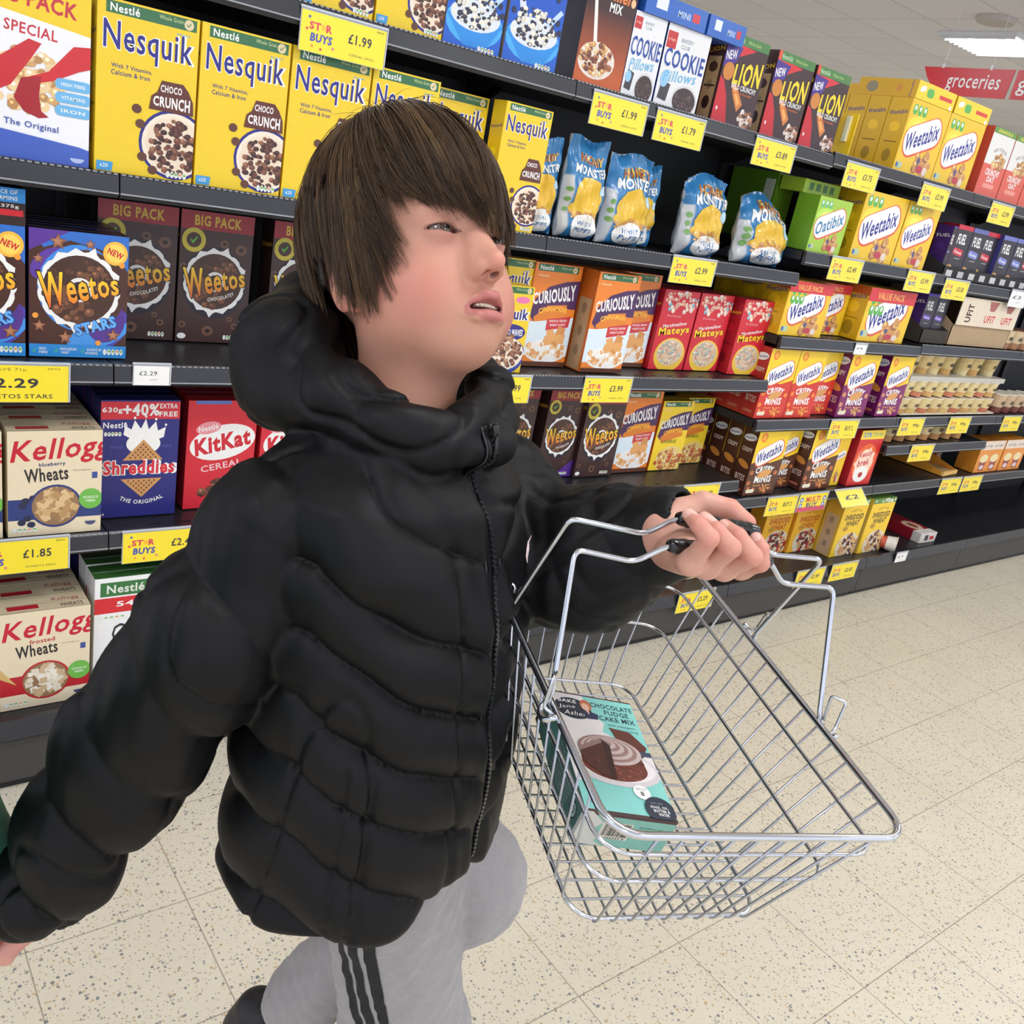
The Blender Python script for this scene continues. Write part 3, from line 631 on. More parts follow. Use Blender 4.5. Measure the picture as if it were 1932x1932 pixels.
def k_mues(H):
    a = Art(H, (200, 110, 60)); a.blobs(24, H * .5, 30, H * .5, 70, 9, [(226, 150, 70), (180, 70, 40), (244, 206, 150), (206, 120, 60)], 3, sq=True); a.rect(50, 0, 100, H, (232, 216, 176)); a.blobs(78, H * .45, 20, H * .42, 40, 9, [(226, 180, 90), (206, 160, 80), (240, 220, 180)], 5, sq=True); a.text('MUESLI', 50, H - 16, 70, 12, WH, .05)
    return a
def k_crisp(H):
    a = Art(H, (120, 30, 48)); a.poly([(0, H * .4), (0, H), (100, H), (100, H * .62)], (58, 66, 80)); a.blobs(50, H * .62, 40, 22, 30, 9, [(206, 200, 190), (60, 90, 110), (40, 50, 64)], 3); a.cap(44, H * .84, 60, 20, (206, 200, 196)); a.blobs(70, 18, 26, 16, 20, 6, [(206, 170, 130), (170, 60, 60)], 5)
    return a
def k_puffs(H):
    a = Art(H, (58, 134, 186)); a.text('HONEY', 52, H * .80, 62, 15, (150, 54, 34), .06, o=(240, 200, 90), ow=.03); a.text('MONSTER', 52, H * .69, 78, 16, WH, .06)
    a.ell(50, H * .42, 36, H * .22, (232, 188, 52)); a.ell(50, H * .30, 40, H * .12, (232, 188, 52)); a.blobs(50, H * .24, 38, 9, 60, 3.6, [(206, 150, 80), (226, 180, 110), (186, 126, 66)], 3)
    a.ell(50, H * .14, 34, H * .13, WH); a.text('WHEAT', 50, H * .17, 40, 8, (50, 110, 170), .05); a.text('PUFFS', 50, H * .10, 40, 8, (50, 110, 170), .05)
    a.ell(85, H * .52, 11, 9, (190, 220, 236))
    for y in (.48, .38, .28): a.ell(6, H * y, 3.6, 4, (120, 170, 90))
    return a
def k_cake(H):
    a = Art(H, (134, 206, 196)); a.poly([(0, H * .45), (0, H), (38, H), (42, H - 14), (36, H - 24), (56, H - 42), (50, H - 56), (66, H - 66), (100, H - 84), (100, H * .36), (60, H * .28), (40, H * .3), (16, H * .26), (0, H * .22)], (230, 224, 220)); a.rect(0, H - 2, 100, H, (70, 40, 40)); a.rect(0, 0, 100, 3, (70, 40, 40))
    a.ell(23, H - 25, 22, 17, (34, 42, 54), 26); a.text('BAKE', 18, H - 14, 22, 5.5, WH, .03); a.text('Jane', 16, H - 24, 20, 7, WH, 0, shear=.3, rot=6); a.text('Asher', 24, H - 33, 26, 7, WH, 0, shear=.3)
    a.ell(40, H - 17, 7, 9, (196, 112, 76)); a.ell(39, H - 20, 4.6, 6, (232, 184, 160)); a.poly([(34, H - 34), (36, H - 27), (42, H - 26), (52, H - 30), (50, H - 38), (38, H - 39)], (40, 50, 84)); a.poly([(38, H - 26), (42, H - 26), (41, H - 32)], (232, 184, 160))
    a.text('CHOCOLATE', 72, H - 14, 52, 7.5, (34, 56, 72), .025); a.text('FUDGE', 76, H - 24, 30, 7.5, (34, 56, 72), .025); a.text('CAKE MIX', 74, H - 34, 44, 7.5, (34, 56, 72), .025)
    a.text('with indulgent', 76, H - 44, 34, 3.6, (60, 96, 110), .01); a.text('Chocolate Icing', 77, H - 50, 36, 3.6, (60, 96, 110), .01)
    a.ell(52, H * .37, 50, 26, (214, 206, 206), 30); a.ell(52, H * .385, 45, 22, (236, 230, 228), 30)
    a.poly([(60, H * .72), (84, H * .70), (98, H * .58), (88, H * .48), (66, H * .56)], (96, 46, 34)); a.rect(82, H * .50, 100, H * .54, (60, 66, 90))
    a.ell(50, H * .375, 37, H * .115, (112, 54, 40), 30); a.poly([(13, H * .375), (87, H * .375), (85, H * .50), (15, H * .50)], (112, 54, 40)); a.blobs(50, H * .35, 33, H * .08, 60, 1.8, [(126, 62, 44), (98, 46, 34), (138, 74, 54)], 3)
    a.poly([(13.5, H * .42), (86.5, H * .42), (86, H * .44), (14, H * .44)], (84, 40, 32))
    a.ell(50, H * .51, 36.5, H * .125, (150, 116, 108), 32)
    for i in range(8):
        q = 35 - i * 4.1; a.ell(52 - i * .5, H * (.51 + i * .008), q, H * .118 * q / 35, (204, 184, 178) if i % 2 == 0 else (158, 124, 116), 28)
    a.poly([(44, H * .60), (13.6, H * .50), (15, H * .385), (32, H * .29), (40, H * .275)], (82, 42, 33)); a.poly([(44, H * .60), (40, H * .275), (47, H * .27), (52, H * .55)], (58, 28, 24)); a.poly([(44, H * .605), (13.6, H * .505), (13.6, H * .47), (43, H * .565)], (150, 118, 110))
    a.blobs(26, H * .40, 9, H * .06, 30, 1.6, [(98, 50, 38), (72, 36, 28)], 4)
    a.ell(70, 33, 9.5, 9.5, WH, 22); a.text('SERVES', 70, 37, 12, 2.6, (150, 150, 150)); a.text('8', 70, 31, 4, 6, (34, 42, 54), .03)
    a.ell(84, 12, 17, 17, (34, 44, 60), 26); a.text('EGGS, OIL,', 84, 15, 20, 3.6, WH, .03); a.text('BUTTER &', 85, 10.5, 18, 3.6, WH, .03); a.text('WATER', 86, 6, 12, 3.6, WH, .03); a.text('JUST ADD', 82, 20, 14, 2.6, (150, 160, 170)); a.text('450g', 10, 12, 12, 4, (34, 42, 54), .02)
    return a
def plain(c, c2=None): return lambda H: Art(H, c)
def k_side(c, top=None, t=None, tc=WH, kraft=None):
    def f(H):
        a = Art(H, c)
        if kraft: a.rect(14, 4, 86, H * .72, kraft); [a.ell(50, H * y, 14, 14 * H / 300 + 4, tuple(int(v * .8) for v in kraft), 10) for y in (.62, .4, .2)]
        if top: a.rect(0, H * .84, 100, H, top)
        if t: a.text(t, 50, H * .80, 84, 18, tc, .03, rot=8); a.ell(50, H * .6, 24, 20, tuple(min(255, int(v * 1.15)) for v in c)); a.ell(50, H * .2, 20, 26, tuple(int(v * .75) for v in c)); a.rect(20, H * .38, 80, H * .40, tuple(int(v * .7) for v in c))
        return a
    return f
def k_spine(c, t):
    def f(H):
        a = Art(H, c); a.ell(50, H * .86, 42, 20, WH, rot=10); a.text(t, 50, H * .86, 70, 13, (36, 44, 140), .03, rot=10); a.text('CRISPY', 50, H * .68, 70, 24, (226, 206, 190), .05); a.ell(50, H * .46, 40, 18, (216, 140, 60), rot=-20); a.text('BITES', 50, H * .26, 64, 34, (220, 196, 184), .04)
        a.cap(50, H * .08, 60, 14, (200, 110, 90))
        return a
    return f
def k_toprow(c, s1, s2):
    def f(H):
        a = Art(H, c); a.rect(10, H * .2, 44, H * .5, s1); a.text('Kellogg', 76, H * .65, 30, H * .28, s2, .02); a.text('WHEATS', 80, H * .25, 26, H * .24, (60, 50, 50), .02); a.rect(0, 0, 100, H * .06, tuple(int(v * .85) for v in c))
        return a
    return f
CRM = (226, 208, 172)
# kind: (front art, side art, top art, side colour, depth)
KINDS = {
 'nesq': (k_nesq, k_side((236, 196, 24), (240, 204, 30), 'Nesquik', NAVY), None, (236, 196, 24), .055),
 'nesqw': (k_nesqw, plain((236, 200, 30)), None, (240, 204, 30), .06),
 'spk': (k_spk, plain((214, 206, 196)), None, (214, 206, 196), .06),
 'stars': (k_stars, plain((26, 40, 90)), None, (40, 30, 50), .07),
 'big': (k_big, k_side((54, 30, 28), None, 'Weetos', (216, 160, 40)), None, (54, 30, 28), .075),
 'bigp': (lambda H: k_big(H, True), k_side((54, 30, 28), None, 'Weetos', (216, 160, 40)), None, (54, 30, 28), .075),
 'kell': (k_kell, plain(CRM), k_toprow(CRM, (186, 60, 60), (186, 90, 90)), CRM, .068),
 'kellf': (lambda H: k_kell(H, True), plain(CRM), k_toprow(CRM, (190, 40, 50), (186, 90, 90)), CRM, .068),
 'shred': (k_shred, plain((28, 30, 88)), k_side((30, 32, 96)), (28, 30, 88), .07),
 'kit': (k_kit, k_side((190, 30, 46), None), None, (190, 30, 46), .07),
 'cheer': (k_cheer, plain((224, 224, 220)), k_side((60, 112, 52)), (224, 224, 220), .07),
 'oreo': (k_oreo, plain((160, 150, 132)), None, (20, 60, 160), .06),
 'cocoa': (k_cocoa, k_side((40, 34, 44)), None, (40, 34, 44), .07),
 'cookie': (k_cookie, plain((30, 60, 130)), None, (34, 60, 130), .06),
 'lion': (k_lion, k_side((62, 32, 32), None, 'LION', (230, 190, 40), (184, 152, 108)), None, (62, 32, 32), .07),
 'weet': (k_weet, k_side((228, 180, 24), None, 'Weetabix', (50, 56, 130)), None, (232, 184, 28), .085),
 'val': (k_val, k_side((228, 180, 24), (190, 90, 30), 'Weetabix', (50, 56, 130)), None, (232, 184, 28), .11),
 'oati': (lambda H: k_weet(H, 'Oatibix', (166, 206, 64), (110, 190, 120), 88, (60, 130, 170)), k_side((120, 170, 40)), None, (130, 176, 44), .09),
 'minir': (lambda H: k_mini(H, (214, 56, 44), (244, 140, 60)), k_spine((186, 44, 40), 'Weetabix'), None, (186, 44, 40), .07),
 'minip': (lambda H: k_mini(H, (128, 30, 100), (216, 150, 110)), k_spine((112, 24, 88), 'Weetabix'), None, (112, 24, 88), .08),
 'minib': (lambda H: k_mini(H, (88, 48, 30), (190, 110, 60)), k_spine((80, 44, 30), 'Weetabix'), None, (80, 44, 30), .07),
 'cin': (k_cin, k_side((206, 104, 30), None, None, WH, (188, 156, 116)), None, (214, 112, 36), .075),
 'chur': (lambda H: k_cin(H, True), k_side((206, 104, 30)), None, (226, 184, 40), .07),
 'mat': (k_mat, k_side((186, 26, 42), None, 'Mateys', (240, 200, 40)), None, (190, 26, 44), .075),
 'oatc': (k_oatc, plain((206, 80, 66)), None, (214, 206, 196), .07),
 'sw': (k_sw, k_side((226, 180, 60), None, None, WH, (206, 176, 140)), None, (110, 150, 70), .085),
 'swo': (lambda H: k_sw(H, True), plain((232, 160, 40)), None, (232, 170, 40), .085),
 'fuel': (k_fuel, k_side((150, 26, 44), None, 'FUEL', WH), None, (120, 22, 38), .07),
 'fuelb': (lambda H: k_fuel(H, (110, 120, 190), (120, 130, 200)), k_side((60, 60, 130)), None, (60, 60, 120), .07),
 'fuelp': (lambda H: k_fuel(H, (90, 70, 190), (110, 70, 180)), k_side((72, 40, 120), None, 'FUEL', WH), None, (72, 40, 120), .07),
 'ready': (k_ready, k_side((176, 30, 44)), None, (180, 30, 44), .10),
 'mues': (k_mues, plain((206, 120, 60)), None, (206, 150, 90), .07),
 'crisp': (k_crisp, plain((100, 30, 44)), None, (90, 40, 56), .07),
}
_PM = {}
def pack_mesh(kind, w, h, d):
    key = (kind, round(w, 3), round(h, 3), round(d, 3))
    if key in _PM: return _PM[key]
    fr, sd, tp, sc, _ = KINDS[kind]; mb = MB(); e = .0012
    # carton with softened vertical edges, open-flap seam line on the top
    pr = [(-w / 2 + e, 0), (w / 2 - e, 0), (w / 2, e), (w / 2, d - e), (w / 2 - e, d), (-w / 2 + e, d), (-w / 2, d - e), (-w / 2, e)]
    for i in range(8):
        a, b = pr[i], pr[(i + 1) % 8]; mb.add([(a[0], a[1], 0), (b[0], b[1], 0), (b[0], b[1], h), (a[0], a[1], h)], [(0, 1, 2, 3)], sc)
    mb.add([(x, y, h) for x, y in pr], [tuple(range(8))], sc); mb.add([(x, y, 0) for x, y in pr], [tuple(range(8))], sc)
    mb.box(-w / 2 + .002, w / 2 - .002, d * .46, d * .47, h, h + .0008, tuple(int(v * .7) for v in sc))
    lay(mb, fr(100 * h / w), lambda u, v, o: (-w / 2 + u * w, -o - 2e-5, v * h))
    lay(mb, sd(100 * h / d), lambda u, v, o: (-w / 2 - o - 2e-5, d - u * d, v * h))
    if tp: lay(mb, tp(100 * d / w), lambda u, v, o: (-w / 2 + u * w, v * d, h + o + 2e-5))
    _PM[key] = mb
    return mb
_PO = {}
def pack(kind, x0, w, z, h, Y, label, group, name='cereal_box', rz=0, d=None, tilt=0, cat='cereal box'):
    d = d or KINDS[kind][4]; key = (kind, round(w, 3), round(h, 3), round(d, 3), name)
    if key in _PO: o = _PO[key].copy(); C.objects.link(o)
    else: o = pack_mesh(kind, w, h, d).build(name, PRINT); _PO[key] = o
    o.location = (x0 + w / 2, Y, z); o.rotation_euler = (tilt, 0, rz)
    tag(o, label, cat, group); return o

# ------------------------------------------------------------------ stock on the shelves
S1, S2, S3, S4, S0 = 1.7395, 1.3525, .9725, .5875, .1715
YC = 'yellow chocolate cereal boxes'
def row(kind, xs, w, z, h, Y, lab, group, **k):
    return [pack(kind, x, w, z, h, Y, l, group, **k) for x, l in zip(xs, lab)]
# top shelf
T = 'on the top shelf'
pack('nesq', .862, .172, S1, .30, 1.985, 'yellow chocolate cereal box directly above the £1.99 ticket ' + T, YC)
pack('nesq', 1.040, .172, S1, .30, 1.985, 'yellow chocolate cereal box touching the blue cookie cereal box ' + T, YC)
pack('oreo', 1.216, .160, S1, .27, 1.985, 'blue cookie cereal box beside the yellow boxes ' + T, 'blue cookie cereal boxes')
pack('oreo', 1.386, .166, S1, .27, 1.985, 'blue cookie cereal box beside the dark cocoa box ' + T, 'blue cookie cereal boxes')
pack('cocoa', 1.613, .167, S1, .285, 1.985, 'dark brown and orange cocoa and caramel cereal box ' + T, 'cocoa cereal boxes', d=.12)
pack('cookie', 1.783, .118, S1, .20, 1.985, 'white cookie pillows box next to the cocoa box ' + T, 'cookie pillow boxes')
pack('cookie', 1.908, .172, S1, .20, 1.985, 'white cookie pillows box nearer the caramel lion boxes ' + T, 'cookie pillow boxes')
LN = ['behind a kraft-sided box end', 'second of the four, glare at its foot', 'in the middle, third of the four', 'furthest right of the four']
for x, y, l in ((2.06, 2.075, LN[0]), (2.165, 2.0, LN[1]), (2.395, 2.0, LN[2]), (2.594, 2.0, LN[3])):
    pack('lion', x, .184, S1, .238, y, 'dark caramel cereal box with yellow lettering, %s' % l, 'brown caramel cereal boxes')
for x, w, l in ((1.80, .235, 'the longer left one'), (2.045, .155, 'the right one with white label')):
    mb = MB(); mb.box(-w / 2, w / 2, 0, .095, 0, .052, (34, 86, 170)); a = Art(100 * .052 / w, (44, 100, 186)); H = a.H
    a.rect(16, H * .35, 34, H * .85, (226, 232, 240)); a.text('MINI', 62, H * .45, 20, H * .3, (200, 220, 240), .02); a.rect(76, H * .3, 88, H * .7, (206, 50, 60)); lay(mb, a, lambda u, v, o: (-w / 2 + u * w, -o - 2e-5, v * .052))
    tag(mb.build('blue_tray', PRINT, loc=(x + w / 2, 1.975, S1 + .2005), rot=(0, 0, 0)), 'blue card tray lying on the white cookie boxes, ' + l, 'box', 'blue card trays')
for r in range(4):
    for i, x in enumerate((3.160, 3.432)):
        pack('weet', x, .268, S1 + .008, .242, 2.0 + r * .088, 'yellow wheat biscuit box in the %s column on the top shelf, %s' % (('left', 'right')[i], ('at the front', 'second row back', 'third row back', 'at the back')[r]), 'yellow wheat biscuit boxes on the top shelf')
def flat(kind, w, h, d, loc, label, group, rx=-math.pi / 2, rz=0):
    key = (kind, w, h, d, 'flat')
    o = pack_mesh(kind, w, h, d).build('cereal_box', PRINT); o.rotation_euler = (rx, 0, rz); o.location = loc; tag(o, label, 'cereal box', group); return o
for x, y, l in ((3.165, 2.0, 'left one at the front'), (3.44, 2.0, 'right one at the front'), (3.31, 2.26, 'set further back between the other two')):
    mb = MB(); w, d, h = .262, .24, .058; mb.box(-w / 2, w / 2, 0, d, 0, h, (238, 190, 34)); a = Art(100 * h / w, (252, 210, 44)); H = a.H
    a.cap(14, H * .6, 14, H * .3, WH, 15); a.cap(34, H * .5, 18, H * .5, (90, 180, 80)); a.rect(58, H * .4, 92, H * .62, (214, 60, 50)); a.ell(92, 3, 3, 3, WH); lay(mb, a, lambda u, v, o: (-w / 2 + u * w, -o - 2e-5, v * h))
    a = Art(100 * h / d, (222, 172, 26)); H = a.H; a.ell(24, H / 2, 10, H * .32, (150, 140, 110)); a.ell(70, H / 2, 5, H * .22, (220, 150, 50)); a.text('Weetabix', 90, H / 2, 26, H * .14, (70, 80, 140), .02, rot=90); lay(mb, a, lambda u, v, o: (-w / 2 - o - 2e-5, d - u * d, v * h))
    tag(mb.build('cereal_box', PRINT, loc=(x + w / 2, y, S1 + .2515)), 'yellow biscuit box lying flat on the top row, ' + l, 'cereal box', 'yellow boxes lying on top')
mb = MB(); mb.box(0, .004, -.16, 0, 0, .135, (250, 206, 20)); mb.box(0, .10, -.004, 0, 0, .135, (250, 206, 20)); mb.box(-.012, .0, -.14, -.125, .045, .125, (236, 232, 190)); mb.box(-.012, 0, -.09, -.075, .045, .125, (236, 232, 190))
tag(mb.build('opened_carton', PRINT, loc=(2.86, 2.15, S1 + .008)), 'opened yellow carton sleeve standing beside the yellow biscuit boxes on top shelf', 'carton')
tag(pack('ready', 2.80, .12, S1 + .008, .085, 2.29, None, None, name='brown_packet'), 'low brown and red packet at the back behind the opened yellow carton', 'packet')
for i, x in enumerate((3.752, 3.945, 4.138)): pack('oatc', x, .186, S1 + .008, .254, 1.99, 'white and salmon crunchy oat box, %s from the yellow boxes' % ('first', 'second', 'third')[i], 'white and salmon oat boxes')
# second shelf
Q = 'on the second shelf'
pack('spk', .262, .205, S2, .292, 1.97, 'white cereal box with a large red letter K and yellow BIG PACK band', 'flake cereal boxes')
for x, w, l in ((.477, .186, 'right beside the white red-lettered box'), (.668, .184, 'second from the white red-lettered box'), (.857, .184, 'under the left £1.99 ticket'), (1.046, .174, 'just above the shopper\'s hair')):
    pack('nesq', x, w, S2, .302, 1.97, 'yellow chocolate cereal box %s, %s' % (Q, l), YC)
pack('nesq', 1.238, .172, S2, .298, 2.04, 'yellow chocolate cereal box set back behind the shopper\'s head, second shelf', YC)
pack('nesq', 1.414, .148, S2, .300, 1.97, 'yellow chocolate cereal box right of the shopper\'s face, beside the blue bags', YC)
for r in range(2):
    for x in (.477, .668): pack('nesq', x, .184, S2, .302, 2.03 + r * .058, 'yellow chocolate cereal box hidden behind the %s front one, %s row back' % ('first' if x < .5 else 'second', ('second', 'third')[r]), YC)
# bags of puffs: pillow shaped film bags with a crimped top seam
def bag(x, w, h, Y, z, label, rz=0, lean=0, seed=0, slump=0., d=.075):
    rg = random.Random(seed); ph = [rg.uniform(0, 6.28) for _ in range(6)]
    def surf(u, v, front=True, off=0):
        k = max(0, 1 - abs(2 * u - 1) ** 3.2); t = min(1, v / .12) ** .5 * (1 - max(0, (v - .45) / .55) ** 1.7)
        dep = d * (.5 * k ** .6 * t + .02)
        wr = .004 * math.sin(9 * u + 13 * v + ph[0]) + .0035 * math.sin(21 * v - 7 * u + ph[1]) + .0025 * math.sin(31 * u + ph[2] + 9 * v) + .005 * math.sin(46 * u + ph[3]) * max(0, v - .72) * 3
        xx = (u - .5) * w * (1 - .10 * (1 - abs(2 * v - 1)) * 0 + .05 * math.sin(3 * v + ph[4]) - .08 * v)
        zz = v * h * (1 - slump * (1 - math.cos(3.14 * (u - .5 + .2 * math.sin(ph[5])))) * max(0, v - .5) * 2) + .006 * math.sin(7 * u + ph[3]) * v
        y = (-(dep + wr + off) if front else dep * .9 + wr * .5) + (v ** 3) * slump * .10
        return (xx, y, zz)
    mb = MB(); nu, nv = 30, 40
    for fr in (True, False):
        vs = []; cs = []
        for j in range(nv + 1):
            for i in range(nu + 1):
                vs.append(surf(i / nu, j / nv, fr)); cs.append(lin((206, 208, 206) if (fr and i / nu < .12 and j < nv * .62) else (52, 126, 180) if fr or i / nu > .4 else (190, 196, 200)))
        mb.add(vs, [(j * (nu + 1) + i, j * (nu + 1) + i + 1, (j + 1) * (nu + 1) + i + 1, (j + 1) * (nu + 1) + i) for j in range(nv) for i in range(nu)], cs)
    for u_, c_ in ((0, (196, 198, 196)), (1, (60, 130, 180))):
        vs = [surf(u_, j / nv, q) for j in range(nv + 1) for q in (True, False)]; mb.add(vs, [(2 * j, 2 * j + 1, 2 * j + 3, 2 * j + 2) for j in range(nv)], c_)
    art = k_puffs(100 * h / w); its = art.items[1:]
    for pts, cl, k in its:
        P = [(p[0] / 100, p[1] / art.H) for p in pts]
        # cut wide shapes into small pieces so that they follow the film
        us = [p[0] for p in P]; vs = [p[1] for p in P]; nx = max(1, int((max(us) - min(us)) / .03)); ny = max(1, int((max(vs) - min(vs)) / .022))
        if nx * ny == 1: mb.add([surf(p[0], p[1], True, .0016 + k * 6e-5) for p in P], [tuple(range(len(P)))], list(cl)); continue
        for a in range(nx):
            for b in range(ny):
                u0, u1 = (min(us) + (max(us) - min(us)) * (a + e) / nx for e in (0, 1)); v0, v1 = (min(vs) + (max(vs) - min(vs)) * (b + e) / ny for e in (0, 1))
                p2, c2 = clip([(p[0] - u0, p[1] - v0) for p in P], list(cl), u1 - u0, v1 - v0)
                if len(p2) >= 3: mb.add([surf(p[0] + u0, p[1] + v0, True, .0016 + k * 6e-5) for p in p2], [tuple(range(len(p2)))], list(c2))
    o = mb.build('puffed_wheat_bag', FOIL, loc=(x + w / 2, Y, z), rot=(lean, 0, rz), smooth=True); tag(o, label, 'cereal bag', 'blue bags of puffed wheat'); return o
BG = 'blue bag of puffed wheat, '
bag(1.555, .125, .245, 2.045, S2, BG + 'partly hidden behind the yellow box edge', seed=1, d=.05)
bag(1.680, .145, .262, 2.03, S2, BG + 'first full one right of the yellow box', rz=.02, seed=2, d=.085)
bag(1.832, .185, .248, 2.03, S2, BG + 'in the middle of the row with lettering squarely visible', rz=.05, seed=3, d=.09)
bag(1.985, .13, .235, 2.10, S2, BG + 'tucked behind the middle bag on its right', rz=-.15, seed=4, d=.06)
bag(2.165, .215, .248, 2.04, S2, BG + 'with a folded top, above the £2.99 ticket', rz=.10, seed=5, slump=.12, d=.09)
bag(2.33, .17, .235, 2.14, S2, BG + 'slumped behind the rightmost one', rz=.2, seed=6, slump=.2, d=.07)
bag(2.470, .260, .228, 2.05, S2, BG + 'rightmost and slumped over', rz=.05, lean=-.06, seed=8, slump=.18, d=.10)
Z2 = 1.4275
B2 = 'far bay second shelf'
mb = MB(); mb.box(0, .10, 0, .21, 0, .235, (96, 140, 30)); mb.box(-.002, 0, .01, .05, .07, .21, (206, 220, 190)); mb.box(-.0022, 0, .10, .13, .03, .08, (206, 220, 190))
tag(mb.build('green_case', PRINT, loc=(2.765, 2.17, Z2)), 'plain green side of an opened case behind the green oat biscuit box', 'case')
pack('oati', 2.775, .195, Z2, .183, 1.985, 'green oat biscuit box with a white name plate', 'green oat biscuit boxes')
mb = MB(); mb.box(0, .21, 0, .10, 0, .045, (170, 206, 60)); [mb.box(.03 + i * .04, .055 + i * .04, -.0006, 0, .012, .036, (70, 130, 50)) for i in range(4)]
tag(mb.build('green_card_lid', PRINT, loc=(2.77, 2.06, Z2 + .184)), 'torn light green card lid lying on top of the green oat boxes', 'lid')
for r in range(3):
    for i, x in enumerate((3.035, 3.325)): pack('weet', x, (.282, .232)[i], Z2, .238, 1.985 + r * .088, 'yellow wheat biscuit box on the second shelf, %s column, %s row' % (('left', 'glossy right')[i], ('front', 'middle', 'back')[r]), 'yellow wheat biscuit boxes on the second shelf')
def tray(x, w, z, d, h, Y, col, label, group=None, lipc=None, n=0):
    mb = MB(); mb.box(0, w, 0, .003, 0, h * .45, lipc or col); mb.box(0, w, d - .003, d, 0, h, col); mb.box(0, w, 0, d, 0, .003, col)
    for xx in (0, w - .003): mb.add([(xx + q, y, zz) for q in (0, .003) for y, zz in ((0, 0), (d, 0), (d, h), (d * .5, h), (0, h * .45))], [(0, 1, 2, 3, 4), (5, 6, 7, 8, 9), (0, 4, 9, 5), (4, 3, 8, 9), (3, 2, 7, 8)], col)
    for i in range(n): mb.box((i + .25) * w / n, (i + .75) * w / n, -.0008, 0, h * .10, h * .33, (200, 198, 196) if i % 2 == 0 else (190, 190, 190))
    o = mb.build('display_tray', CARD, loc=(x, Y, z)); tag(o, label, 'tray', group or 'display trays'); return o
Z2c = 1.4125
FU = 'granola boxes in the black tray'
tray(3.70, .86, Z2c, .30, .11, 1.975, (44, 42, 44), 'black display tray holding the dark granola boxes', n=9)
for i, (kd, x, y) in enumerate((('fuel', 3.755, 2.0), ('fuelb', 3.885, 2.0), ('fuel', 4.03, 2.02), ('fuelb', 4.155, 2.0), ('fuelb', 4.285, 2.0), ('fuel', 4.41, 2.02))):
    pack(kd, x, .125, Z2c + .0035, .212, y, '%s granola box in the black tray, %s from its left end' % ('dark red' if kd == 'fuel' else 'blue-topped', ('first', 'second', 'third', 'fourth', 'fifth', 'sixth')[i]), FU)
for i in range(2): pack('fuel', 3.755 + i * .13, .125, Z2c + .0035, .205, 2.08, 'dark red granola box in the tray, %s of the back row' % ('first', 'second')[i], FU)
pack('fuelp', 3.722, .03, Z2c + .0035, .20, 2.0, 'narrow purple granola box at the left end of the black tray', FU)
# third shelf
T3 = 'on the third shelf'
pack('stars', .176, .188, S3, .254, 2.005, 'brown and blue star cereal box %s, cut by the left edge' % T3, 'star cereal boxes')
mb = MB(); w = .188; mb.box(-w / 2, w / 2, 0, .25, 0, .068, (44, 26, 24)); a = Art(36, (48, 28, 26)); a.rect(0, 22, 100, 36, (48, 148, 226)); a.text('SOURCE OF', 78, 32, 30, 4, WH, .03); a.text('VITAMINS', 80, 26, 26, 4, WH, .03); a.text('375g', 86, 18, 16, 4, WH, .03); a.rect(70, 9, 98, 15, (206, 34, 46)); lay(mb, a, lambda u, v, o: (-w / 2 + u * w, -o - 2e-5, v * .068))
tag(mb.build('cereal_box', PRINT, loc=(.271, 2.005, S3 + .2545)), 'dark box lying flat on top of the leftmost star cereal box', 'cereal box', 'star cereal boxes')
pack('stars', .371, .186, S3, .254, 2.008, 'brown and blue star cereal box seen whole, with a NEW badge', 'star cereal boxes')
for r in range(2): pack('stars', .371, .186, S3, .254, 2.082 + r * .074, 'star cereal box behind the full one, %s row' % ('second', 'third')[r], 'star cereal boxes')
BP = 'dark brown big pack boxes'
for x, y, l in ((.540, 2.19, 'half hidden behind the star cereal box'), (.718, 2.185, 'fully in view left of the shopper'), (.945, 2.19, 'partly behind the shopper\'s hood')):
    pack('big', x, .174, S3, .307, y, 'dark brown big pack with red band, ' + l, BP)
pack('nesqw', 1.46, .155, S3, .240, 1.975, 'smaller yellow cereal box beside the shopper\'s chin', 'small yellow cereal boxes')
tag(pack('nesq', 1.50, .172, S3, .302, 2.06, None, None), 'yellow and green topped cereal box behind the small yellow one', 'cereal box', YC)
CN = 'orange cinnamon cereal boxes'
for x, w, y, l in ((1.668, .178, 2.055, 'third shelf, nearest the shopper\'s chin'), (1.866, .172, 2.0, 'third shelf, standing furthest forward'), (2.045, .172, 2.085, 'third shelf, behind the forward one and touching the red boxes')):
    pack('cin', x, w, S3, .301, y, 'orange cinnamon cereal box, ' + l, CN)
pack('cin', 1.866, .172, S3, .301, 2.08, 'orange cinnamon cereal box hidden behind the forward one on the third shelf', CN)
MT = 'red marshmallow cereal boxes'
for x, y, l in ((2.225, 2.065, 'left of the three'), (2.402, 2.065, 'in the middle'), (2.590, 2.03, 'right of the three, standing further forward')):
    pack('mat', x, .168, S3, .264, y, 'red marshmallow cereal box with yellow lettering, ' + l, MT)
for i, x in enumerate((2.225, 2.402)): pack('mat', x, .168, S3, .264, 2.145, 'red marshmallow cereal box in the second row behind the %s one' % ('left', 'middle')[i], MT)
Z3 = 1.1325
for r in range(3): pack('val', 2.752, .258, Z3, .192, 1.985 + r * .113, 'yellow value pack biscuit box, left column, %s row' % ('front', 'middle', 'back')[r], 'yellow value packs')
pack('val', 3.015, .228, Z3, .192, 2.06, 'yellow value pack biscuit box squeezed between the two front columns', 'yellow value packs')
for r in range(2): pack('val', 3.252, .336, Z3, .205, 1.985 + r * .113, 'wide yellow value pack biscuit box, right column, %s row' % ('front', 'back')[r], 'yellow value packs')
Z3c = 1.1425
for i in range(2): pack('fuelp', 3.722 + i * .096, .09, Z3c + .0035, .20, 2.01, 'purple granola box in the small dark tray, %s' % ('left', 'right')[i], FU + ' below')
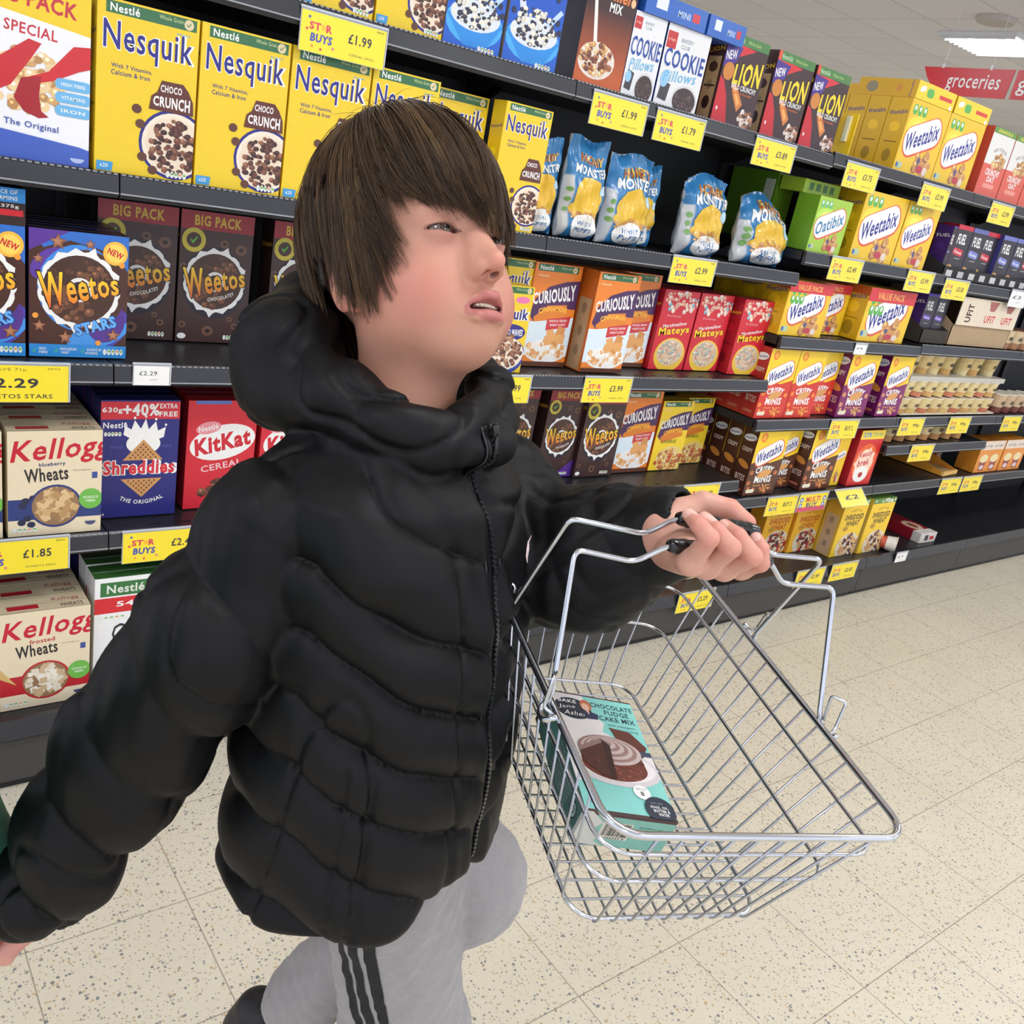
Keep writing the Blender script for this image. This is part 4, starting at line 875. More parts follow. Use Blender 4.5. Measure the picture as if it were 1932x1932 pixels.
tray(3.71, .21, Z3c, .28, .13, 1.98, (58, 52, 46), 'small dark tray holding the purple granola boxes')
tray(3.95, .545, Z3c, .34, .20, 1.985, (178, 152, 118), 'opened brown shipping case of protein pots')
mb = MB(); a = Art(40, (226, 212, 190)); 
for i, x in enumerate((52, 82)): a.text('UFIT', x, 12, 18, 11, (206, 60, 60), .04); a.poly([(x - 8, 38), (x + 9, 38), (x + 4, 24), (x - 4, 24)], (170, 110, 100))
a.text('UFIT', 16, 18, 26, 9, (70, 50, 50), .05, rot=90)
lay(mb, a, lambda u, v, o: (u * .545, -o - 1e-4, v * .12)); mb.box(0, .545, 0, .003, 0, .12, (214, 200, 178))
tag(mb.build('case_front_flap', CARD, loc=(3.95, 1.975, Z3c + .092)), 'printed front flap of the brown case above the protein pots', 'card flap')
def pot(x, y, z, r, h, label, group, body=(226, 206, 150), band=(206, 150, 90), lid=(236, 228, 206)):
    key = ('pot', r, h, body, band, lid)
    if key in _PO: o = _PO[key].copy(); C.objects.link(o)
    else:
        mb = MB(); mb.lathe([(r * .74, 0), (r * .78, h * .3), (r * .83, h * .31), (r * .9, h * .68), (r * .93, h * .70), (r * .97, h * .93), (r * 1.04, h * .935), (r * 1.04, h * .975), (r * .98, h * .98), (r * .96, h * .965)], 18, [band, band, body, body, body, body, lid, lid, lid, lid])
        for k in range(4): mb.add([(-.3 * r, -r * .86 - .001, h * .45), (.3 * r, -r * .86 - .001, h * .45), (.3 * r, -r * .89 - .001, h * .62), (-.3 * r, -r * .89 - .001, h * .62)], [(0, 1, 2, 3)], (128, 118, 100))
        o = mb.build('porridge_pot', PRINT, smooth=False); _PO[key] = o
    o.location = (x, y, z); tag(o, label, 'pot', group); return o
od = ['first', 'second', 'third', 'fourth', 'fifth', 'sixth', 'seventh', 'eighth', 'ninth', 'tenth', 'eleventh', 'twelfth']
for i in range(5): pot(4.01 + i * .105, 2.04, Z3c + .0035, .046, .075, 'small white and red protein pot in the brown case, %s from left' % od[i], 'protein pots', (236, 232, 228), (190, 70, 60), (244, 240, 238))
for i in range(6): pot(4.545 + i * .1, 2.03, Z3c, .048, .095, 'tan dessert pot right of the brown case, %s from left' % od[i], 'tan dessert pots', (214, 190, 150), (170, 120, 80), (120, 80, 60))
# fourth shelf level of far bays
Z4 = .8225
for r in range(4):
    for i, x in enumerate((2.746, 2.922)): pack('minir', x, .173, Z4, .261, 1.98 + r * .073, 'red and yellow mini biscuit box, %s column, %s row' % (('left', 'second')[i], od[r]), 'red mini biscuit boxes')
for r in range(2): pack('minir', 3.098, .162, Z4, .261, 2.02 + r * .073, 'red and yellow mini biscuit box, third column set back, %s row' % od[r], 'red mini biscuit boxes')
for i, (x, w) in enumerate(((3.265, .205), (3.555, .180))):
    for r in range(2): pack('minip', x, w, Z4, .258, 1.98 + r * .083, 'purple and yellow mini biscuit box, %s column, %s row' % (('left', 'right')[i], od[r]), 'purple mini biscuit boxes')
Z4c = .8225
tray(3.755, .88, Z4c, .34, .02, 1.98, (226, 214, 190), 'lower card tray of cream porridge pots')
for lv in range(2):
    for i in range(9): pot(3.80 + i * .0975, 2.03, Z4c + .0035 + lv * .078, .0460, .074, 'cream porridge pot in the %s packed row, %s from left' % (('lower', 'upper')[lv], od[i]), 'cream porridge pots', band=((206, 160, 100), (214, 186, 120), (196, 120, 90))[(i + lv) % 3])
mb = MB(); mb.box(0, .88, 0, .10, 0, .022, (196, 192, 180)); tag(mb.build('shrink_wrap_tray', PRINT, loc=(3.755, 1.985, Z4c + .1545)), 'greyish wrapped card sheet across the top of the packed pots', 'tray')
for i, x in enumerate((3.82, 3.93, 4.03, 4.14, 4.30, 4.40, 4.56)): pot(x, 2.06, Z4c + .177, .050, .088, 'cream porridge pot standing loose above the packed rows, %s from left' % od[i], 'loose porridge pots', (222, 196, 130), (206, 160, 90) if i % 2 else (226, 206, 150))
for i in range(6): pot(4.72 + i * .1, 2.03, .8225, .047, .10, 'brown and cream dessert pot in the bay right of the porridge pots, %s' % od[i], 'brown dessert pots', (206, 176, 140), (120, 60, 50))
# lower shelf of far bay
Z5 = .5095
for r in range(4): pack('minib', 2.815 - 0 * r, .190, Z5, .262, 1.98 + r * .073, 'brown and yellow mini biscuit box, left column, %s row' % od[r], 'brown mini biscuit boxes')
for r in range(2): pack('minib', 3.01, .160, Z5, .262, 2.03 + r * .073, 'brown and yellow mini biscuit box set back in the middle, %s row' % od[r], 'brown mini biscuit boxes')
for r in range(3): pack('minib', 3.18, .205, Z5, .265, 1.98 + r * .073, 'brown and yellow mini biscuit box, right column, %s row' % od[r], 'brown mini biscuit boxes')
tag(pack('weet', 3.396, .085, Z5, .245, 2.0, None, None, d=.19), 'narrow yellow box end-on between the brown boxes and the red box', 'cereal box', 'turned yellow boxes')
pack('ready', 3.514, .182, Z5, .250, 1.98, 'red oat cereal box with a yellow 33% extra free band', 'red oat cereal boxes')
pack('ready', 3.514, .182, Z5, .250, 2.083, 'red oat cereal box behind the one with the 33% band', 'red oat cereal boxes')
for i in range(7): pot(3.80 + i * .105, 2.04, .6925, .047, .093, 'cream porridge pot on the short shelf above the orange cases, %s from left' % od[i], 'pots on the short shelf')
OC = (226, 150, 40)
mb = MB(); mb.add([(0, 0, 0), (.17, 0, 0), (.17, .40, 0), (0, .40, 0), (0, 0, .02), (0, .40, .13), (.17, 0, .02), (.17, .40, .13)], [(0, 1, 2, 3), (0, 3, 5, 4), (1, 2, 7, 6), (3, 2, 7, 5), (0, 1, 6, 4)], OC)
mb.box(.01, .16, .02, .38, .004, .012, (186, 150, 100)); mb.box(.0, .17, -.012, .0, 0, .02, (240, 190, 110))
tag(mb.build('sloping_tray', CARD, loc=(4.35, 1.99, .5095), rot=(0, 0, .10)), 'nearly empty orange display tray with a sloping side on the lower shelf', 'tray')
pack('cin', 4.60, .001 + .05, .5095, .05, 2.16, 'small orange packet left at the back of the sloping tray', 'orange packets')
def ob(x, w, label):
    mb = MB(); h = .168; mb.box(-w / 2, w / 2, 0, .10, 0, h, (214, 136, 40)); a = Art(100 * h / w, (232, 146, 60)); H = a.H; a.rect(0, H * .72, 100, H, (232, 216, 196)); a.text('porridge', 28, H * .84, 34, 7, (110, 100, 110), .02); a.text('porridge', 74, H * .84, 34, 7, (110, 100, 110), .02)
    for q in (28, 72): a.poly([(q - 15, H * .42), (q + 15, H * .42), (q + 10, 4), (q - 10, 4)], (150, 70, 70)); a.ell(q, H * .44, 17, 9, (240, 220, 170)); a.ell(q, H * .16, 9, 5, (226, 206, 206))
    lay(mb, a, lambda u, v, o: (-w / 2 + u * w, -o - 2e-5, v * h)); tag(mb.build('porridge_box', PRINT, loc=(x + w / 2, 1.985, .5095)), label, 'box', 'orange porridge multipacks')
ob(4.665, .25, 'orange porridge multipack with two pots pictured, nearest'); ob(4.93, .25, 'orange porridge multipack beside the nearest, cut by the right edge')
# fourth shelf of near bays
T4 = 'on the fourth shelf'
KL = 'cream wheats boxes with red script'
for r in range(4):
    pack('kell', .136, .178, S4, .236, 1.972 + r * .07, 'cream wheats box at the left edge %s, %s row' % (T4, od[r]), KL)
    pack('kell', .324, .183, S4, .236, 1.972 + r * .07, 'cream blueberry wheats box %s, %s row' % (T4, od[r]), KL)
for r in range(4): pack('shred', .518, .172, S4, .283, 2.035 + r * .073, 'navy wheat squares box with a red extra free band, %s row' % od[r], 'navy wheat squares boxes')
for r in range(4): pack('kit', .716, .17, S4, .276, 2.055 + r * .073, 'red wafer cereal box with a white oval, %s row' % od[r], 'red wafer cereal boxes')
for r in range(2): pack('kit', .90, .17, S4, .276, 2.055 + r * .073, 'red wafer cereal box hidden behind the shopper, %s row' % od[r], 'red wafer cereal boxes')
pack('bigp', 1.868, .150, S4, .298, 2.105, 'dark brown big pack with purple corner on the fourth shelf, left of two', BP)
pack('big', 2.020, .174, S4, .298, 2.088, 'dark brown big pack on the fourth shelf behind the £3.99 ticket', BP)
for i, x in enumerate((1.69, 1.868)): pack('big', x, .150, S4, .298, 2.105 + (.078 if i else .02), 'dark brown big pack on the fourth shelf, %s' % ('beside the shopper\'s shoulder, side on view', 'behind the purple cornered one')[i], BP)
pack('cin', 2.200, .182, S4, .296, 2.105, 'orange cinnamon cereal box on the fourth shelf beside the yellow ones', CN)
pack('chur', 2.395, .160, S4, .261, 2.105, 'yellow cinnamon cereal box, front one on the fourth shelf', 'yellow cinnamon cereal boxes')
pack('chur', 2.580, .150, S4, .258, 2.155, 'yellow cinnamon cereal box set back at the end of the fourth shelf', 'yellow cinnamon cereal boxes')
# bottom shelf
for r in range(3):
    pack('kellf', .300, .184, S0, .245, 1.945 + r * .07, 'cream frosted wheats box on the bottom shelf, %s row' % od[r], KL)
    pack('kellf', .110, .184, S0, .245, 1.945 + r * .07, 'cream frosted wheats box cut by the left edge of the bottom shelf, %s row' % od[r], KL)
for r in range(2): pack('cheer', .497, .20, S0, .296, 1.965 + r * .078, 'white hoops cereal box with green and red bands, %s row' % od[r], 'white hoops boxes')
for r in range(2): pack('shred', .50, .19, S0, .31, 2.13 + r * .076, 'tall dark cereal box at the back behind the white hoops boxes, %s row' % od[r], 'dark boxes on the bottom shelf')
for i, x in enumerate((.72, .91)): pack('cheer', x, .18, S0, .296, 1.965, 'white hoops cereal box on the bottom shelf hidden behind the shopper, %s' % od[i], 'white hoops boxes')
for i, x in enumerate((2.27, 2.515, 2.03, 1.79)): pack('mues', x, .24, S0, .24, (1.99, 1.99, 1.96, 1.96)[i], 'muesli bag-in-box with mixed flakes picture, %s' % ('left of the two under the hand', 'right of the two under the hand', 'behind the sleeve', 'behind the jacket')[i], 'muesli boxes')
SWG = 'yellow shredded wheat boxes'
for x, y, kd, l in ((3.165, 2.075, 'swo', 'orange tinted, left'), (3.36, 2.06, 'swo', 'orange tinted, right'), (3.548, 1.965, 'sw', 'standing forward, left, with a bare card side'), (3.752, 1.955, 'sw', 'rightmost')):
    pack(kd, x, .190, S0, .268 if kd == 'sw' else .235, y, 'yellow shredded wheat box, ' + l, SWG)
pack('sw', 3.548, .190, S0, .268, 2.055, 'yellow shredded wheat box hidden behind the forward left one', SWG)
o = pot(3.955, 1.965, S0 + .040, .040, .07, 'white pot lying on its side next to the yellow shredded wheat boxes', 'fallen pots', (236, 230, 220), (206, 90, 60)); o.rotation_euler = (math.pi / 2, 0, .5)
pack('crisp', 4.02, .26, S0, .27, 2.20, 'maroon and slate printed pack standing at the back of the bottom shelf', 'maroon packs')
mb = MB(); L_, w, h = .26, .14, .05; mb.box(-w / 2, w / 2, 0, L_, 0, h, (150, 24, 40)); mb.box(-w / 2 - .001, w / 2 + .001, -.001, .045, -.0, h + .001, (232, 224, 214)); a = Art(100 * L_ / w, (160, 30, 46)); a.items = a.items[1:]; a.ell(50, 70, 36, 40, (222, 190, 160)); a.ell(50, 70, 18, 22, (150, 90, 60)); lay(mb, a, lambda u, v, o: (-w / 2 + u * w, v * L_, h + o + 4e-5))
mb.box(-.03, -.0, -.0016, -.001, .012, .04, (90, 90, 94)); mb.box(.015, .05, -.0016, -.001, .015, .032, (206, 60, 60))
tag(mb.build('fallen_box', PRINT, loc=(4.36, 1.945, S0), rot=(0, 0, -.05)), 'dark red box with a white end lying flat on the almost empty bottom shelf', 'box')

# ------------------------------------------------------------------ price tickets
def ticket(x, zt, price, label, w=.196, h=.075, Y=1.949, kind='star', name='', tilt=0., rz=0.):
    t = MB(); H = 100 * h / w
    base = WH if kind == 'white' else (250, 226, 48)
    t.box(-w / 2 - .002, w / 2 + .002, .0006, .0012, -h - .001, .004, (170, 174, 180))
    a = Art(H, base)
    if kind == 'star':
        a.text('ST', 16, H * .66, 13, H * .20, (216, 70, 84), .07); a.star(25.5, H * .67, 4.6, (250, 190, 60)); a.text('R', 32, H * .66, 7, H * .20, (216, 70, 84), .07); a.text('BUYS', 24, H * .38, 25, H * .22, (70, 84, 170), .07, shear=.1)
        for q, y, c in ((9, .86, (70, 84, 170)), (7, .56, (216, 70, 84)), (24, .12, (216, 70, 84)), (38, .2, (216, 120, 140)), (14, .16, (240, 150, 60))): a.star(q, H * y, 2.2, c)
        a.text(price, 69, H * .58, 28, H * .26, (60, 60, 64), .03); a.text(name or 'CEREAL 375G', 72, H * .18, 30, H * .06, (120, 116, 70), .0)
        a.text('28/03', 92, H * .93, 9, H * .05, (120, 116, 70))
    elif kind == 'save':
        a.text('SAVE 71p', 46, H * .88, 30, H * .10, (150, 130, 50), .02); a.text(price, 46, H * .52, 52, H * .27, (56, 56, 60), .04); a.text(name, 52, H * .16, 66, H * .12, (56, 56, 60), .02); a.text('28/03', 86, H * .92, 12, H * .05, (150, 130, 50))
    elif kind == 'plainy':
        a.text(price, 50, H * .56, 52, H * .28, (56, 56, 60), .04); a.text(name, 54, H * .14, 66, H * .08, (120, 110, 60), .01); a.text('28/03', 86, H * .92, 12, H * .05, (150, 130, 50))
    elif kind == 'multi':
        a.rect(0, 0, 100, H * .25, (214, 70, 100)); a.text('MULTI', 50, H * .7, 50, H * .32, (216, 66, 60), .07); a.text('BUY', 50, H * .36, 40, H * .30, (90, 80, 120), .06); [a.ell(q, H * y, 6, 6, (60, 110, 190), 12) for q in (10, 90) for y in (.7, .35)]; [a.ell(q, H * y, 3, 3, (240, 240, 240), 10) for q in (10, 90) for y in (.7, .35)]
    else: a.text(price, 40, H * .62, 50, H * .22, (70, 70, 74), .02); a.text('each', 55, H * .3, 20, H * .08, (150, 150, 150))
    lay(t, a, lambda u, v, o: (-w / 2 + u * w, -o, -h + v * h))
    o = t.build('price_ticket', TICKET, loc=(x + w / 2, Y, zt), rot=(tilt, 0, rz)); tag(o, label, 'price ticket', 'price tickets on the shelf edges')
    t = MB(); t.box(-w / 2 - .003, w / 2 + .003, -.0012, .0014, .0035, .0075); t.box(w / 2 + .001, w / 2 + .0035, -.0008, .0014, -h, .004); t.build('clear_holder', mat('holder_plastic', (196, 200, 206), rough=.15, spec=.6), o)
    return o
Y_ = 'yellow offer ticket '
for x, z, p, l in ((.858, 1.722, '£1.99', 'reading £1.99 under the yellow boxes on the top shelf'), (1.664, 1.722, '£1.99', 'reading £1.99 under the cocoa box'), (1.900, 1.722, '£1.79', 'reading £1.79 under the white cookie boxes'), (2.331, 1.724, '£3.89', 'under the dark caramel boxes'), (2.815, 1.727, '£3.75', 'under the opened yellow carton'), (3.308, 1.728, '£2.99', 'under the tall yellow biscuit boxes'), (3.850, 1.732, '£2.99', 'under the salmon oat boxes'),
                   (2.098, 1.348, '£2.99', 'reading £2.99 under the blue bags'), (2.890, 1.422, '£2.49', 'under the green oat box'), (3.403, 1.422, '£3.99', 'at the end under the glossy yellow box'),
                   (1.445, .966, '£1.99', 'beside the shopper\'s collar, half hidden'), (1.849, .968, '£3.99', 'reading £3.99 under the orange cinnamon boxes'),
                   (3.207, .816, 'BUY 2', 'under the purple mini biscuit boxes'), (3.730, .818, '99p', 'under the first porridge pots'), (4.157, .818, '99p', 'under the middle porridge pots'), (4.695, .818, '99p', 'under the dessert pots near the right edge'),
                   (.550, .584, '£2.49', 'just left of the shopper\'s elbow'), (1.970, .584, '£3.99', 'partly behind the raised sleeve'), (2.426, .583, '£2.49', 'just above the thumb'), (2.945, .502, 'BUY 2', 'beside the multi buy card'), (3.900, .690, '99p', 'on the short shelf edge'), (4.296, .505, '99p', 'under the sloping orange tray, left of a pair'), (4.512, .505, '99p', 'under the sloping orange tray, right of a pair')):
    ticket(x, z, p, Y_ + l, Y=1.948 if True else 0)
for x, p, l in ((2.45, '£2.29', 'reading £2 on the bottom edge under the muesli'), (3.164, '£2.49', 'on the bottom edge behind the basket handle'), (3.413, '£2.65', 'on the bottom edge under the forward wheat box')): ticket(x, .196, p, Y_ + l, Y=1.858)
ticket(.236, .968, '£2.29', 'yellow ticket reading £2.29 WEETOS STARS'.replace('WEETOS STARS', 'under the star cereal'), kind='save', name='WEETOS STARS', Y=1.948)
ticket(.240, .588, '£1.85', 'yellow ticket reading £1.85 under the blueberry wheats', kind='star', name='WHEATS 500G', Y=1.948)
ticket(.559, .973, '£2.29', 'small white ticket reading £2.29 left of the shopper', w=.074, h=.042, kind='white', Y=1.948)
ticket(3.205, 1.124, '£4', 'tiny white ticket under the wide value pack', w=.078, h=.038, kind='white', Y=1.948)
ticket(3.930, .196, '£1', 'tiny white ticket on the bottom edge near the fallen pot', w=.094, h=.045, kind='white', Y=1.858)
ticket(4.29, 1.432 - .02, '£3', 'bright white ticket under the tray at the right edge', w=.16, h=.07, kind='white', Y=1.948)
ticket(3.698, 1.412, '£3.50', 'pale yellow ticket at the left end of the black tray', Y=1.948)
ticket(3.154, .503, '', 'red and yellow MULTI BUY card', kind='multi', Y=1.948)
ticket(3.375, .512, '£2', 'pale glare-washed ticket sticking out at a tilt', Y=1.935, kind='plainy', name='', tilt=-.8)

# ------------------------------------------------------------------ implicit surfaces for body and clothing
A_ = lambda *v: np.array(v, dtype=float)
def surface_nets(f, lo, hi, h):
    lo = A_(*lo); hi = A_(*hi); n = np.ceil((hi - lo) / h).astype(int) + 1; B = 8
    nb = np.ceil(n / B).astype(int); n = nb * B + 1
    ci = np.stack(np.meshgrid(*[np.arange(k) for k in nb], indexing='ij'), -1).reshape(-1, 3)
    cc = lo + (ci * B + B / 2) * h; fc = f(cc); R = B * h * .87 * 1.6 + .012
    V = np.empty(n, np.float32); sg = np.where(fc < 0, -1., 1.).astype(np.float32)
    off = np.stack(np.meshgrid(*[np.arange(B + 1)] * 3, indexing='ij'), -1).reshape(-1, 3)
    for pas in (0, 1):
        sel = np.abs(fc) >= R if pas == 0 else np.abs(fc) < R
        for s in range(0, sel.sum(), 400):
            idx = np.nonzero(sel)[0][s:s + 400]; g = ci[idx][:, None, :] * B + off[None]
            if pas == 0: v = np.repeat(sg[idx], len(off))
            else: v = f((lo + g * h).reshape(-1, 3))
            g = g.reshape(-1, 3); V[g[:, 0], g[:, 1], g[:, 2]] = v
    ins = V < 0
    c = np.zeros(n - 1, np.int8)
    for dx in (0, 1):
        for dy in (0, 1):
            for dz in (0, 1): c += ins[dx:n[0] - 1 + dx, dy:n[1] - 1 + dy, dz:n[2] - 1 + dz]
    act = (c > 0) & (c < 8); cells = np.argwhere(act); vid = -np.ones(n - 1, np.int64); vid[act] = np.arange(len(cells))
    P = np.zeros((len(cells), 3)); W = np.zeros(len(cells))
    for ax in range(3):
        o1, o2 = [k for k in range(3) if k != ax]
        for a in (0, 1):
            for b in (0, 1):
                p = cells.copy(); p[:, o1] += a; p[:, o2] += b; q = p.copy(); q[:, ax] += 1
                va = V[p[:, 0], p[:, 1], p[:, 2]]; vb = V[q[:, 0], q[:, 1], q[:, 2]]; m = (va < 0) != (vb < 0)
                t = va[m] / (va[m] - vb[m]); pt = p[m].astype(float); pt[:, ax] += t; P[m] += pt; W[m] += 1
    P = lo + P / W[:, None] * h; Q = []
    for ax in range(3):
        o1, o2 = (ax + 1) % 3, (ax + 2) % 3
        sl0 = [slice(None)] * 3; sl1 = [slice(None)] * 3; sl0[ax] = slice(0, n[ax] - 1); sl1[ax] = slice(1, n[ax])
        e = np.argwhere(ins[tuple(sl0)] != ins[tuple(sl1)])
        e = e[(e[:, o1] > 0) & (e[:, o2] > 0) & (e[:, o1] < n[o1] - 1) & (e[:, o2] < n[o2] - 1)]
        fl = ins[e[:, 0], e[:, 1], e[:, 2]]; ids = []
        for a, b in ((1, 1), (0, 1), (0, 0), (1, 0)):
            p = e.copy(); p[:, o1] -= a; p[:, o2] -= b; ids.append(vid[p[:, 0], p[:, 1], p[:, 2]])
        q = np.stack(ids, 1); q[~fl] = q[~fl][:, ::-1]; Q.append(q)
    return P, np.concatenate(Q)
def smin(a, b, k): h = np.clip(.5 + .5 * (b - a) / k, 0, 1); return b * (1 - h) + a * h - k * h * (1 - h)
def smax(a, b, k): return -smin(-a, -b, k)
def nrm(v): return v / np.linalg.norm(v)
def cap_(P, a, b, ra, rb):
    a, b = A_(*a), A_(*b); ab = b - a; t = np.clip((P - a) @ ab / (ab @ ab), 0, 1)
    return np.linalg.norm(P - a - t[:, None] * ab, axis=1) - (ra + (rb - ra) * t)
def ell_(P, c, r, R=None):
    q = P - A_(*c)
    if R is not None: q = q @ R
    r = A_(*r); k0 = np.linalg.norm(q / r, axis=1) + 1e-9; k1 = np.linalg.norm(q / r ** 2, axis=1) + 1e-9
    return k0 * (k0 - 1) / k1
def chain_(P, pts, rad, pitch=None, amp=0., slant=None, k=.0, phase=0., pw=.55):
    """limb through points; returns distance with quilting along its length"""
    pts = [A_(*p) for p in pts]; best = None; s0 = 0
    for i, (a, b) in enumerate(zip(pts, pts[1:])):
        ab = b - a; L = np.linalg.norm(ab); t = np.clip((P - a) @ ab / (L * L), 0, 1)
        v = P - a - t[:, None] * ab; d = np.linalg.norm(v, axis=1); s = s0 + t * L; r = rad[i] + (rad[i + 1] - rad[i]) * t
        if pitch:
            ss = s + (v @ A_(*slant) if slant is not None else 0) + phase; w = np.abs(np.sin(np.pi * ss / pitch)) ** pw; r = r + amp * (w - .6)
        e = d - r; best = e if best is None else (smin(best, e, k) if k else np.minimum(best, e)); s0 += L
    return best
def px(x, y, d):
    """a point on the line of sight through picture position x, y at depth d"""
    p = A_(x - 966, y - 966, 1710) * d / 1710
    return A_(p @ EX, p @ EY, 1.5 + p @ EZ)
def hashn(P, f, seed=0):
    """smooth pseudo noise in -1..1"""
    r = np.random.default_rng(seed); o = 0
    for k in range(6):
        v = r.normal(size=3); v /= np.linalg.norm(v); o = o + np.sin(P @ v * f * (1 + .35 * k) + r.uniform(0, 6.28) + 1.3 * np.sin(P @ r.normal(size=3) * f * .45))
    return o / 3.5

# ------------------------------------------------------------------ the shopper: head
def head_axes(yaw, pit, rol):
    fw = A_(math.cos(yaw) * math.cos(pit), math.sin(yaw) * math.cos(pit), math.sin(pit))
    lf = nrm(np.cross([0, 0, 1], fw)); up = np.cross(fw, lf)
    return np.array([lf * math.cos(rol) + up * math.sin(rol), fw, -lf * math.sin(rol) + up * math.cos(rol)])
HR = head_axes(-1.45505461, .5497223, -.09714684); HO = A_(.46919003, .74991511, 1.39953577)   # rows: left, forward, up
def toH(P): return (P - HO) @ HR.T
def fromH(Q): return np.asarray(Q) @ HR + HO
NECK0 = toH(A_(.455, .715, 1.26)[None])[0]
EYL = [A_(-.0300, .0690, .000), A_(.0300, .0690, .000)]; ER = .0118
def head_sdf(q):
    ax = np.abs(q[:, 0]); s = np.stack([ax, q[:, 1], q[:, 2]], 1)
    d = ell_(q, (0, -.022, .040), (.0775, .097, .098))
    d = smin(d, ell_(q, (0, .026, .018), (.060, .056, .062)), .03)                    # forehead
    d = smin(d, ell_(q, (0, .018, -.045), (.055, .058, .066)), .03)                   # face block
    d = smin(d, ell_(s, (.033, .038, -.046), (.034, .034, .038)), .022)                # cheeks
    d = smin(d, ell_(s, (.040, .006, -.056), (.026, .036, .032)), .025)                # jaw corner
    d = smin(d, ell_(q, (0, .052, -.090), (.026, .028, .021)), .026)                   # chin
    d = smin(d, ell_(q, (0, .066, -.068), (.025, .022, .021)), .016)                   # muzzle
    d = smin(d, cap_(s, (.012, .079, .018), (.040, .066, .016), .007, .006), .016)     # brow
    d = smax(d, -ell_(s, (.031, .097, -.001), (.019, .021, .013)), .012)               # socket
    # nose
    n = cap_(q, (0, .077, .006), (0, .1010, -.030), .0058, .0080)
    n = smin(n, ell_(q, (0, .1030, -.034), (.0084, .0084, .0076)), .006)
    n = smin(n, ell_(s, (.0096, .0925, -.0378), (.0056, .0085, .0058)), .006)
    d = smin(d, n, .013)
    d = smin(d, ell_(s, (.0065, .0850, -.0235), (.0075, .0090, .0150)), .014)
    d = smax(d, -ell_(s, (.0054, .0945, -.0428), (.0030, .0052, .0046)), .002)
    # lids: a shell over each eyeball, cut by an almond opening
    for sx, c in zip((-1, 1), EYL):
        lid = np.linalg.norm(q - c, axis=1) - (ER + .0016); lid = smax(lid, -(q[:, 1] - .058), .002)
        d = smin(d, lid, .006)
        u = (q[:, 0] - c[0]) * sx; z = q[:, 2] - c[2]; t = np.clip(u / .0148, -1, 1)
        up = .0024 * (1 - t ** 2) ** .8 + .0001 + .0008 * t; lo_ = -.0034 * (1 - t ** 2) + .0006 * t
        op = np.maximum(np.maximum(z - up, lo_ - z), np.abs(u) - .0150); op = np.maximum(op, .066 - q[:, 1])
        d = smax(d, -op, .0012)
        d = smin(d, cap_(q, (c[0] - sx * .012, .0760, .0068), (c[0] + sx * .012, .0700, .0062), .0012, .0014), .004)   # fold
    # mouth
    zc = -.0685
    def lip(z0, y0, bow, r, r2):
        P_ = [(-.0225, .0755, zc - .0052), (-.0135, .0860, z0 - .0020), (-.005, y0, z0 + bow), (0, y0 + .0006, z0 + bow * .55), (.005, y0, z0 + bow), (.0135, .0860, z0 - .0020), (.0225, .0755, zc - .0052)]
        R_ = [r2, r * .82, r, r * .93, r, r * .82, r2]; return chain_(q, P_, R_, k=.003)
    ul = lip(-.0616, .0920, .0012, .0042, .0018); ll = lip(-.0766, .0880, -.0012, .0050, .0016)
    d = smin(d, ul, .0035); d = smin(d, ll, .004)
    op = ell_(q - A_(0, 0, 1) * (-4.0 * q[:, :1] ** 2), (0, .088, -.0686), (.0185, .022, .0034)); d = smax(d, -op, .0016)
    d = smax(d, -ell_(q, (0, .100, -.0500), (.0026, .006, .0060)), .004)                # philtrum
    # ears
    e = ell_(s, (.0765, -.014, -.018), (.0065, .0210, .0320)); e = smax(e, -ell_(s, (.0815, -.006, -.016), (.0060, .0110, .0190)), .004)
    e = smin(e, cap_(s, (.076, .002, -.016), (.077, .000, -.030), .0032, .0030), .004); e = smin(e, ell_(s, (.0740, -.002, -.045), (.0055, .0095, .0085)), .006)
    d = smin(d, e, .006)
    d = smin(d, cap_(q, (0, -.022, -.045), tuple(NECK0), .043, .050), .030)             # neck
    return d
